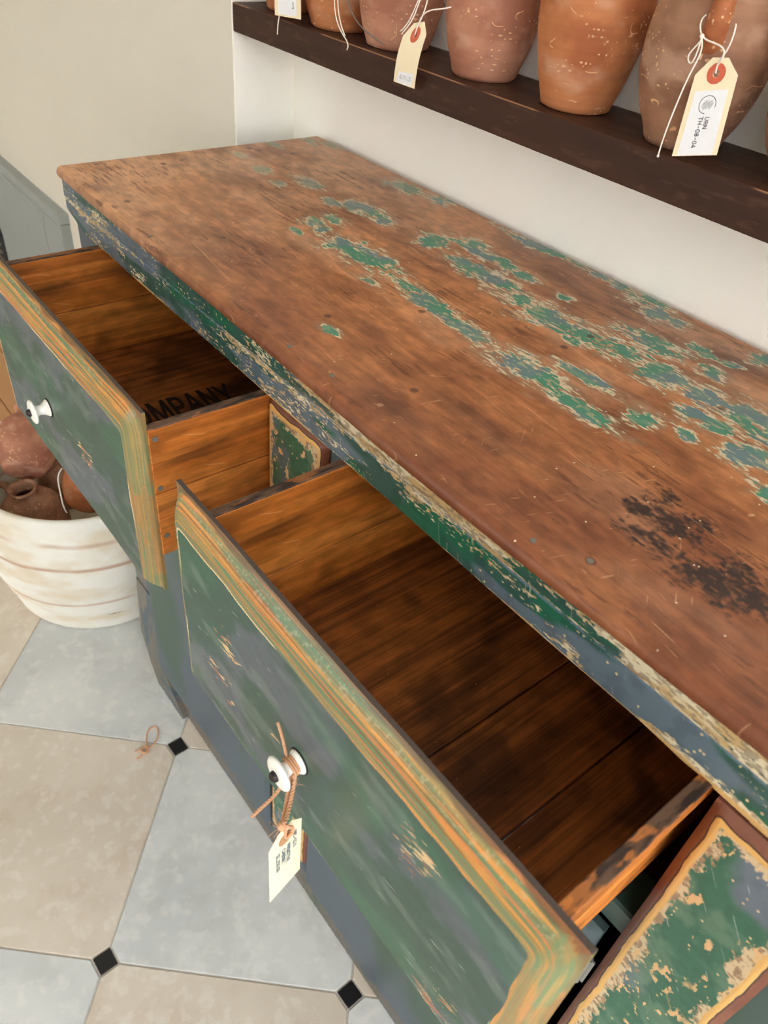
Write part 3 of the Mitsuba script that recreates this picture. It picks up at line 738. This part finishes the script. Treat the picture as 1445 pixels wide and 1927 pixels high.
# narrow lipped doors beside the drawers, wide lower doors, hinge
for k, (a, b, lb) in enumerate(((0.6, 0.7172, 'narrow lipped door between the two open drawers'), (1.2155, 1.3145, 'narrow lipped door right of the near drawer'))):
    m, u = lipped_slab(a, b, 0.112, (1.1065, 1.1035)[k], (0.0190, 0.0118)[k], (0.0103, 0.0175)[k], ((0.0075, 0.009, 0.010, 0.010), (0.0115, 0.0115, 0.011, 0.010))[k], 0.008, res=0.005, seed=30 + k)
    add(cab + '__narrow_door', m, 'm_panel', True, uv=u, label=lb)
for k, (a, b, lb) in enumerate(((0.108, 0.594, 'wide slate door under the far drawer'), (0.7235, 1.203, 'wide slate door under the near drawer'))):
    m, u = lipped_slab(a, b, 0.078, 0.835, 0.0145, 0.0149, (0.012, 0.012, 0.012, 0.010), 0.006, res=0.012, seed=40 + k)
    add(cab + '__lower_door', m, 'm_carcass', True, uv=u, label=lb)
hg = cab + '__hinge'
kn = tube([(1.2068, 0.0085, 0.745), (1.2068, 0.0085, 0.80)], 0.0042, 14)
add(hg, cat(kn, box(1.2078, 1.2135, 0.0095, 0.0115, 0.748, 0.797)), 'm_steel', 40, 'small steel butt hinge')
hl = tube([(0.1005, 0.0255, 0.155), (0.1005, 0.0255, 0.230)], 0.0042, 12)
add(hg, cat(hl, box(0.0900, 0.1000, 0.0275, 0.0300, 0.157, 0.228)), 'm_carcass', 40, 'painted butt hinge of the far lower door')
for x_, y_ in ((0.6486, 0.0192), (0.7197, 0.0239), (0.3167, 0.0196), (1.0067, 0.0168), (1.0479, 0.0381), (0.0209, 0.0697), (0.05, 0.20)):
    nl = trimesh.creation.cylinder(0.0030, 0.0010, sections=9); nl.apply_translation((x_, y_, H + 0.0002))
    add(cab + '__nail', nl, 'm_nail')

# ------------------------------------------------------------------ shelf with clay pots
SZ = 1.3874
sh = fine_box(NICHE_X, RX1, WALL_Y, NICHE_Y, 1.3447, SZ, 0.0012, 0.05, 0.0003, 2)
add('wall_shelf', sh, 'm_shelf', 20, 'thick dark brown wooden shelf on the wall above the counter', 'shelf')


def pot_mesh(x, y, rb, rm, h_mid, h, rn, seed, z0=SZ, neck=0.03):
    """thrown clay pot: foot rb, belly rm at h_mid, shoulder to a neck rn"""
    p = smooth_profile([(0.0001, 0.002), (rb * 0.9, 0.0), (rb, 0.003), (rb * 1.03, 0.008), (rb + (rm - rb) * 0.55, h_mid * 0.38), (rm * 0.985, h_mid * 0.8), (rm, h_mid), (rm * 0.97, h_mid + (h - h_mid) * 0.35), (rn + (rm - rn) * 0.45, h * 0.93), (rn, h), (rn * 0.97, h + neck * 0.6), (rn * 1.15, h + neck), (rn * 1.1, h + neck + 0.004), (rn * 0.85, h + neck), (rn * 0.8, h), (rm * 0.8, h * 0.8), (rm * 0.85, h_mid), (rb * 0.8, 0.01), (0.0001, 0.008)], 90)
    m = lathe(p, 80)
    v = m.vertices
    r = np.hypot(v[:, 0], v[:, 1])
    f = 1 + (meshkit.fbm(np.c_[v[:, :2] * 12, v[:, 2:] * 9] + seed, 3, seed) - 0.5) * 0.05 + 0.0015 * np.sin(v[:, 2] * 900 + 8 * meshkit.noise(v * 30, seed))
    v[:, 0] *= f; v[:, 1] *= f
    m.vertices = v; m.apply_translation((x, y, z0))
    return m


POTS = [(-0.018, 0.4475, 0.036, 0.058, 0.075, 0.16, 0.026, 'm_clay_orange', 'round terracotta pot at the far end of the shelf behind a hanging price tag'),
        (0.130, 0.4485, 0.047, 0.0625, 0.070, 0.16, 0.027, 'm_clay_orange', 'second terracotta pot from the far end, with a bare string hanging down its front'),
        (0.270, 0.4480, 0.046, 0.0615, 0.078, 0.17, 0.027, 'm_clay_rose', 'terracotta pot with a curved cream price tag hanging on its right side'),
        (0.452, 0.4485, 0.0425, 0.0605, 0.085, 0.17, 0.028, 'm_clay_rose', 'dusty pinkish clay pot between the curved price tag and the bright orange pot'),
        (0.613, 0.4475, 0.0425, 0.0635, 0.108, 0.19, 0.029, 'm_clay_orange', 'bright orange clay pot left of the brown jug'),
        (0.768, 0.4452, 0.041, 0.0650, 0.088, 0.165, 0.027, 'm_clay_brown', 'brown clay jug with a strap handle and the tag reading URN'),
        (0.915, 0.4480, 0.036, 0.0600, 0.080, 0.165, 0.027, 'm_clay_brown', 'clay pot cut off by the right edge of the photo')]
for k, (x, y, rb, rm, hm, h, rn, mat, lb) in enumerate(POTS):
    t_ = thing('clay_pot', lb, 'pot', 'clay pots on the shelf')
    add(t_ + '__body', pot_mesh(x, y, rb, rm, hm, h, rn, 3 + k), mat, True)
    if k == 5:
        pts = spline([(0.792, 0.4055, SZ + 0.097), (0.8005, 0.3905, SZ + 0.112), (0.803, 0.388, SZ + 0.135), (0.797, 0.398, SZ + 0.165), (0.782, 0.424, SZ + 0.183)], 40)
        hd = tube(pts, np.r_[np.linspace(0.0125, 0.0095, 20), np.full(20, 0.0095)], 16)
        add(t_ + '__handle', hd, 'm_clay_orange', True, 'reddish strap handle')


def card(corners_top, corners_bottom, clip, hole_at, hole_r, bend=0.0, n=14, th=0.0005):
    """A shipping tag: quad from its two upper corners to its two lower ones (3-D points), upper corners clipped, punched. Returns mesh and a function (u 0..1 across, v 0..1 down, lift) -> point."""
    A, B = [np.array(c, float) for c in corners_top]; D, C = [np.array(c, float) for c in corners_bottom]
    nrm = np.cross(B - A, A - D); nrm /= np.linalg.norm(nrm)
    w, l = np.linalg.norm(B - A), np.linalg.norm(D - A)
    def at(u, v, lift=0.0):
        return (A * (1 - u) + B * u) * (1 - v) + (D * (1 - u) + C * u) * v + nrm * (lift + bend * math.sin(math.pi * v) + 0 * u)
    c = clip
    pg = Polygon([(c, 0), (w - c, 0), (w, c * 1.1), (w, l), (0, l), (0, c * 1.1)]).difference(Point(hole_at[0] * w, hole_at[1] * l).buffer(hole_r, 10))
    m = trimesh.creation.extrude_polygon(pg, th, engine='earcut')
    m = m.subdivide_to_size(0.007, max_iter=8)
    v = m.vertices.copy()
    m.vertices = np.array([at(p[0] / w, p[1] / l, p[2] - th) for p in v])
    if (m.face_normals[np.argmax(m.area_faces)] @ nrm) < 0 and False:
        m.invert()
    return m, at, nrm, w, l


def flat_on(at, w, l, pg, lift, th=0.0002):
    """a thin paper shape, given in metres across and down the tag, laid on it"""
    m = trimesh.creation.extrude_polygon(pg, th, engine='earcut')
    m = m.subdivide_to_size(0.007, max_iter=8)
    v = m.vertices.copy()
    m.vertices = np.array([at(p[0] / w, p[1] / l, lift + p[2]) for p in v])
    return m


def ring_poly(cx, cy, r1, r0):
    return Point(cx, cy).buffer(r1, 14).difference(Point(cx, cy).buffer(r0, 10))


def text_flat(at, w, l, text, height, ox, oy, direction, lift, bold=False, squeeze=1.0):
    """lettering on a tag: 'down' reads from the tag's top to its bottom, 'across' from left to right"""
    m = meshkit.text_mesh(text, height, 0.00012, bold)
    v = m.vertices.copy()
    out = []
    for p in v:
        a, b = (ox + p[0] * squeeze, oy - p[1]) if direction == 'across' else (ox + p[1], oy + p[0] * squeeze)
        out.append(at(a / w, b / l, lift + p[2]))
    m.vertices = np.array(out)
    return m


# tag of the jug: leans on the belly of the jug and hangs over the shelf
tg = thing('price_tag', 'cream tag with red ring and white label reading URN, hanging from the brown jug', 'tag')
m, at, nn, w, l = card([(0.8005, 0.3790, 1.4795), (0.8430, 0.3790, 1.4870)], [(0.8065, 0.3735, 1.3925), (0.8535, 0.3735, 1.4065)], 0.0135, (0.5, 0.155), 0.0032, 0.0)
add(tg + '__card', m, 'm_card', label='cream card')
add(tg + '__reinforcement_ring', flat_on(at, w, l, ring_poly(0.5 * w, 0.155 * l, 0.0092, 0.0034), 0.0003), 'm_ring_red', label='red ring')
add(tg + '__label', flat_on(at, w, l, Polygon([(0.13 * w, 0.33 * l), (0.88 * w, 0.31 * l), (0.9 * w, l * 0.995), (0.12 * w, l * 0.995)]), 0.0003), 'm_paper', label='white label')
add(tg + '__lettering', cat(text_flat(at, w, l, 'URN', 0.0040, 0.53 * w, 0.585 * l, 'down', 0.0006, True), text_flat(at, w, l, 'TH-08-04', 0.0040, 0.395 * w, 0.585 * l, 'down', 0.0006, True)), 'm_ink', label='grey printed letters')
arc = Point(0.50 * w, 0.465 * l).buffer(0.0084, 20).difference(Point(0.50 * w, 0.465 * l).buffer(0.0078, 20)).difference(Polygon([(0.5 * w, 0.465 * l), (0.5 * w + 0.012, 0.465 * l + 0.004), (0.5 * w + 0.006, 0.465 * l + 0.014), (0.5 * w - 0.001, 0.465 * l + 0.014)]))
bars = []
for k in range(9):
    hx = (k - 4) * 0.00122; hh = 0.0050 * math.sqrt(max(0.1, 1 - (hx / 0.0060) ** 2)) * (0.6 + 0.4 * ((k * 37) % 5) / 4)
    bars.append(Polygon([(0.5 * w + hx - 0.0002 - 0.0008, 0.465 * l + hh), (0.5 * w + hx + 0.0002 - 0.0008, 0.465 * l + hh), (0.5 * w + hx + 0.00025 + 0.0008, 0.465 * l - hh), (0.5 * w + hx - 0.0002 + 0.0008, 0.465 * l - hh)]))
add(tg + '__logo', cat(*[flat_on(at, w, l, p, 0.0006, 0.0001) for p in [arc] + bars]), 'm_ink', label='round grey printed mark')
hole = at(0.5, 0.155, 0.001); hb = at(0.5, 0.06, 0.0015)
ST = 0.0009
loop = [hole, hb, (0.8275, 0.376, 1.4915), (0.829, 0.3755, 1.5035), (0.823, 0.384, 1.510)]
loop2 = [hb + np.array([0.0008, 0, 0]), (0.824, 0.375, 1.4905), (0.8105, 0.376, 1.4935), (0.7985, 0.3755, 1.4965), (0.7925, 0.3765, 1.503), (0.7905, 0.384, 1.512)]
loop3 = [(0.7985, 0.3745, 1.4965), (0.7945, 0.374, 1.486), (0.7915, 0.3745, 1.476), (0.7945, 0.3745, 1.4735), (0.7985, 0.374, 1.480), (0.799, 0.374, 1.495)]
loop4 = [(0.7985, 0.374, 1.4955), (0.8025, 0.374, 1.486), (0.8005, 0.3725, 1.470), (0.796, 0.371, 1.440), (0.7935, 0.370, 1.410), (0.7935, 0.3695, 1.3895)]
kn = trimesh.creation.icosphere(2, 0.0022); kn.apply_translation((0.7985, 0.3745, 1.4965))
kn2 = trimesh.creation.icosphere(2, 0.0014); kn2.apply_translation((0.7935, 0.3695, 1.3895))
add(tg + '__string', cat(*[tube(spline(p, 40), ST * 0.9, 8) for p in (loop, loop2, loop3, loop4)], kn, kn2), 'm_cotton', True, 'white cotton string')

# blank tag hanging beside the third pot
tg = thing('price_tag', 'curved cream tag with red ring and a small faint price, hanging over the shelf edge', 'tag')
m, at, nn, w, l = card([(0.3765, 0.3725, 1.4355), (0.4215, 0.3725, 1.4465)], [(0.3580, 0.3730, 1.3650), (0.4020, 0.3730, 1.3655)], 0.013, (0.54, 0.19), 0.003, 0.0045)
add(tg + '__card', m, 'm_card', label='cream card')
add(tg + '__reinforcement_ring', flat_on(at, w, l, ring_poly(0.54 * w, 0.19 * l, 0.0088, 0.0032), 0.0003), 'm_ring_red', label='red ring')
add(tg + '__label', flat_on(at, w, l, Polygon([(0.18 * w, 0.79 * l), (0.88 * w, 0.78 * l), (0.86 * w, 0.985 * l), (0.12 * w, 0.985 * l)]), 0.0003), 'm_paper', label='white sticker')
add(tg + '__lettering', text_flat(at, w, l, '$195.00', 0.0052, 0.27 * w, 0.91 * l, 'across', 0.0006, False, 0.9), 'm_ink_pale', label='faint price')
hole = at(0.54, 0.19, 0.001); hb = at(0.56, 0.05, 0.002)
s1 = [hole, hb, (0.4075, 0.372, 1.4550), (0.4065, 0.376, 1.466), (0.400, 0.390, 1.480)]
s2 = [hb, (0.412, 0.373, 1.4545), (0.425, 0.376, 1.459), (0.436, 0.39, 1.463)]
s3 = [(0.396, 0.385, 1.478), (0.391, 0.374, 1.462), (0.386, 0.3715, 1.448), (0.374, 0.371, 1.432), (0.3655, 0.371, 1.4255)]
s4 = [(0.400, 0.385, 1.478), (0.394, 0.373, 1.460), (0.390, 0.3705, 1.446), (0.378, 0.370, 1.431), (0.3685, 0.371, 1.4225)]
add(tg + '__string', cat(*[tube(spline(p, 36), ST, 8) for p in (s1, s2, s3, s4)]), 'm_cotton', True, 'white cotton string')

# tag at the far pot, mostly above the frame
tg = thing('price_tag', 'cream tag with a white sticker hanging in front of the farthest pot', 'tag')
m, at, nn, w, l = card([(0.0475, 0.3760, 1.4720), (0.1195, 0.3760, 1.4860)], [(0.0505, 0.3765, 1.3925), (0.1235, 0.3765, 1.3985)], 0.018, (0.5, 0.15), 0.003)
add(tg + '__card', m, 'm_card', label='cream card')
add(tg + '__label', flat_on(at, w, l, Polygon([(0.16 * w, 0.62 * l), (0.84 * w, 0.6 * l), (0.86 * w, 0.97 * l), (0.14 * w, 0.97 * l)]), 0.0003), 'm_paper', label='white sticker')
add(tg + '__lettering', text_flat(at, w, l, '1', 0.008, 0.68 * w, 0.86 * l, 'across', 0.0006), 'm_ink', label='printed figure')
add(tg + '__string', tube(spline([(0.062, 0.3785, 1.398), (0.0615, 0.3765, 1.388), (0.0585, 0.3765, 1.375), (0.0575, 0.3768, 1.3675)], 24), ST, 8), 'm_cotton', True, 'white cotton string')

t_ = thing('hanging_string', 'white doubled string hanging down the front of the second terracotta pot over the shelf edge', 'string')
add(t_ + '__strand', tube(spline([(0.1990, 0.386, 1.455), (0.2050, 0.379, 1.432), (0.2150, 0.3775, 1.412), (0.2330, 0.377, 1.397), (0.2430, 0.378, 1.388), (0.2400, 0.379, 1.3805)], 40), ST, 8), 'm_cotton', True)
add(t_ + '__strand', tube(spline([(0.2030, 0.388, 1.455), (0.2125, 0.380, 1.430), (0.2230, 0.3785, 1.410), (0.2355, 0.3780, 1.397)], 40), ST, 8), 'm_cotton', True)
t_ = thing('wire_loop', 'thin greyish loop of wire hanging around the left side of the tagged terracotta pot', 'wire')
add(t_, tube(spline([(0.216, 0.395, 1.490), (0.2265, 0.380, 1.462), (0.2400, 0.3765, 1.440), (0.2600, 0.378, 1.420), (0.2850, 0.386, 1.406), (0.3050, 0.395, 1.398)], 50), 0.0009, 8), 'm_nail', True)

# ------------------------------------------------------------------ tag and twine on the near drawer's knob
tg = thing('price_tag', 'cream paper tag with blue handwriting tied with jute twine to the near drawer knob', 'tag')
dh = np.array([math.cos(math.radians(76)), -math.sin(math.radians(76)), 0.0]) * 0.041
inner_b = np.array([0.988, -0.185, 0.850]); outer_b = inner_b + dh
up_v = np.array([0.0, 0.0, 0.112])
m, at, nn, w, l = card([outer_b + up_v, inner_b + up_v], [outer_b, inner_b], 0.0125, (0.5, 0.16), 0.0024)
# seen from the left the card's face looks along -normal; letters sit on the side towards the camera
side = 1.0 if nn @ (CAM - at(0.5, 0.5)) > 0 else -1.0
add(tg + '__card', m, 'm_card', label='cream card')
add(tg + '__reinforcement_ring', flat_on(at, w, l, ring_poly(0.5 * w, 0.16 * l, 0.0088, 0.0026), 0.0003 if side > 0 else -0.0009), 'm_ring_tan', label='tan ring')
lift = 0.0003 if side > 0 else -0.0009
for tx_, ox in (('WC-03 X', 0.73), ('PRIMITIVE', 0.53), ('CABINET', 0.38), ('$1,250.00', 0.21)):
    add(tg + '__handwriting', text_flat(at, w, l, tx_, 0.0046, ox * w, {0.73: 0.20, 0.53: 0.30, 0.38: 0.31, 0.21: 0.31}[ox] * l, 'down', lift, False, 1.0), 'm_ink_blue', label='blue handwriting')
hole = at(0.5, 0.16); kx, ky, kz = 0.955, -0.1661, 0.978


def twist(pts, r, n=60, turns=10, a=0.0007):
    """two-ply twine along a path"""
    P = spline(pts, n); t = np.gradient(P, axis=0); t /= np.linalg.norm(t, axis=1)[:, None]
    u = np.cross(t, [0.31, 0.2, 0.93]); u /= np.linalg.norm(u, axis=1)[:, None]; wv = np.cross(t, u)
    ph = np.linspace(0, turns * 2 * np.pi, n)[:, None]
    return cat(*[tube(P + a * (np.cos(ph + o) * u + np.sin(ph + o) * wv), r, 7) for o in (0, math.pi)])


coil = [(kx + 0.0086 * math.cos(a), ky - 0.0050 - 0.0075 * k / 90 - 0.0012 * math.sin(a), kz + 0.0086 * math.sin(a)) for k, a in enumerate(np.linspace(0, 3 * 2 * np.pi, 91))]
knot = hole + np.array([-0.002, -0.003, 0.019])
tw = [twist(coil, 0.0009, 240, 60, 0.0007),
      twist([(kx + 0.008, ky - 0.010, kz - 0.001), (kx + 0.016, ky - 0.018, kz - 0.014), knot + np.array([0.002, 0.001, 0.006])], 0.0012, 40, 7, 0.0010),
      twist([(kx + 0.004, ky - 0.012, kz - 0.006), (kx + 0.012, ky - 0.020, kz - 0.018), knot], 0.0012, 40, 7, 0.0010),
      twist([knot, hole + np.array([0.0, -0.001, 0.006]), hole, hole + np.array([0.002, 0.002, 0.004]), knot + np.array([0.001, 0.002, 0])], 0.0011, 40, 5, 0.0008),
      twist([(kx - 0.003, ky - 0.014, kz - 0.006), (kx + 0.004, ky - 0.024, kz - 0.018), (kx + 0.003, ky - 0.040, kz - 0.032), (kx + 0.0005, ky - 0.050, kz - 0.044)], 0.0011, 50, 8, 0.0009),
      twist([(kx - 0.006, ky - 0.010, kz + 0.005), (kx - 0.016, ky - 0.007, kz + 0.016), (kx - 0.030, ky - 0.004, kz + 0.026)], 0.0010, 40, 6, 0.0007)]
kb = trimesh.creation.icosphere(3, 0.0040); kb.vertices *= 1 + 0.25 * (meshkit.fbm(kb.vertices * 500, 2, 4)[:, None] - 0.5); kb.apply_translation(knot)
for k in range(26):                       # loose fibres
    b0 = np.array(knot) if k % 2 else np.array([kx + 0.010, ky - 0.016, kz - 0.012])
    e = rng.normal(size=3); e /= np.linalg.norm(e)
    tw.append(tube(spline([b0, b0 + e * 0.007 + rng.normal(size=3) * 0.001, b0 + e * 0.013 + rng.normal(size=3) * 0.003], 8), 0.00016, 4))
add(tg + '__twine', cat(kb, *tw), 'm_jute', True, 'brown jute twine')

# ------------------------------------------------------------------ whitewashed pot full of jugs, beyond the counter's end
PX, PY = -0.357, 0.063
pr = smooth_profile([(0.0001, 0.003), (0.212, 0.0), (0.224, 0.004), (0.236, 0.05), (0.256, 0.12), (0.272, 0.20), (0.278, 0.27), (0.272, 0.335), (0.262, 0.375), (0.264, 0.392), (0.258, 0.402), (0.248, 0.400), (0.244, 0.385), (0.252, 0.34), (0.256, 0.27), (0.24, 0.12), (0.21, 0.03), (0.0001, 0.022)], 120)
m = lathe(pr, 128)
v_ = m.vertices; f_ = 1 + 0.012 * (meshkit.fbm(np.c_[v_[:, :2] * 6, v_[:, 2:] * 8], 3, 4) - 0.5) + 0.0012 * np.sin(v_[:, 2] * 130 + 6 * meshkit.noise(v_ * 9, 5))
v_[:, 0] *= f_; v_[:, 1] *= f_; m.vertices = v_; m.apply_translation((PX, PY, 0))
add('white_pot', m, 'm_whitewash', True, 'large round whitewashed clay pot full of jugs at the far end of the counter', 'pot')


def jug(name_label, centre, axis, rb, rm, length, rn, mat, seed, neck=0.03, handle=None, group='clay jugs in the white pot'):
    t_ = thing('clay_jug', name_label, 'jug', group)
    m = pot_mesh(0, 0, rb, rm, length * 0.5, length, rn, seed, 0.0, neck)
    a = np.array(axis, float); a /= np.linalg.norm(a)
    M = trimesh.geometry.align_vectors([0, 0, 1], a)
    m.apply_translation((0, 0, -length * 0.5))
    m.apply_transform(M); m.apply_translation(centre)
    add(t_ + '__body', m, mat, True)
    if handle is not None:
        h = tube(spline(handle, 30), 0.010, 12)
        h.apply_translation((0, 0, -length * 0.5)); h.apply_transform(M); h.apply_translation(centre)
        add(t_ + '__handle', h, mat, True)
    return t_


# placed in the loop below the rim
jug('brown clay jug with open round mouth and side spout, front of the white pot', (-0.365, -0.075, 0.240), (-0.02, -0.10, 1), 0.052, 0.082, 0.17, 0.031, 'm_clay_brown', 41, 0.022, [(-0.086, -0.01, 0.12), (-0.11, -0.01, 0.135), (-0.135, -0.015, 0.13)])
jug('large rose coloured clay pot with pale scuffs at the back of the white pot', (-0.468, -0.030, 0.395), (-0.9, 0.5, 0.5), 0.05, 0.074, 0.15, 0.033, 'm_clay_rose', 42)
jug('orange clay pot standing in the white pot, partly behind the far drawer', (-0.318, 0.068, 0.348), (0.10, 0.45, 1.0), 0.048, 0.066, 0.15, 0.03, 'm_clay_orange', 43)
jug('clay jug lying low by the right rim of the white pot', (-0.212, -0.020, 0.232), (0.3, 0.7, 0.6), 0.040, 0.052, 0.12, 0.026, 'm_clay_orange', 44)
jug('dark clay jug deep in the white pot, between the rose pot and the pale string', (-0.495, 0.030, 0.225), (-0.4, 0.3, 1), 0.042, 0.052, 0.13, 0.026, 'm_clay_brown', 45)
JT = thing('cotton_string', 'pale string hanging down over the orange jug in the white pot', 'string')
add(JT, tube(spline([(-0.2600, -0.010, 0.450), (-0.2450, -0.028, 0.436), (-0.2250, -0.035, 0.415), (-0.2040, -0.040, 0.388), (-0.1960, -0.038, 0.372)], 30), 0.0015, 8), 'm_cotton', True)

# tan wooden box behind the white pot
bx = thing('wooden_box', 'tan wooden box on the floor behind the white pot', 'box')
for a in ((-1.42, -0.72, -0.06, -0.045), (-1.42, -0.72, 0.29, 0.305)):
    add(bx + '__side', box(a[0], a[1], a[2], a[3], 0.0, 0.235, 0.002), 'm_tan_wood')
for a in ((-1.42, -1.405), (-0.735, -0.72)):
    add(bx + '__end', box(a[0], a[1], -0.045, 0.29, 0.0, 0.235, 0.002), 'm_tan_wood')
for k in range(4):
    add(bx + '__lid_board', box(-1.43, -0.71, -0.065 + 0.0945 * k, -0.065 + 0.0945 * k + 0.092, 0.235, 0.25, 0.002), 'm_tan_wood')

# loop of twine on the floor by the counter's foot
t_ = thing('twine_loop', 'loose loop of brown twine with a knot lying on the floor tiles by the counter', 'twine')
lp = [(0.2385, -0.090, 0.003), (0.215, -0.078, 0.003), (0.197, -0.058, 0.004), (0.200, -0.048, 0.004), (0.215, -0.049, 0.003), (0.230, -0.058, 0.003), (0.2415, -0.080, 0.004), (0.2425, -0.092, 0.004)]
add(t_ + '__loop', twist(lp, 0.0010, 70, 12, 0.0008), 'm_jute', True)
kn = cat(*[twist([np.array((0.2425, -0.095, 0.006)) + 0.008 * np.array([math.cos(a + k), math.sin(a + k), 0.35 * math.sin(2 * a + k)]) for a in np.linspace(0, 5.5, 9)], 0.0011, 30, 5, 0.0008) for k in range(4)],
         twist([(0.246, -0.100, 0.004), (0.252, -0.110, 0.003), (0.250, -0.118, 0.002)], 0.001, 20, 3, 0.0007), twist([(0.236, -0.100, 0.004), (0.232, -0.113, 0.003)], 0.001, 20, 3, 0.0007))
add(t_ + '__knot', kn, 'm_jute', True)
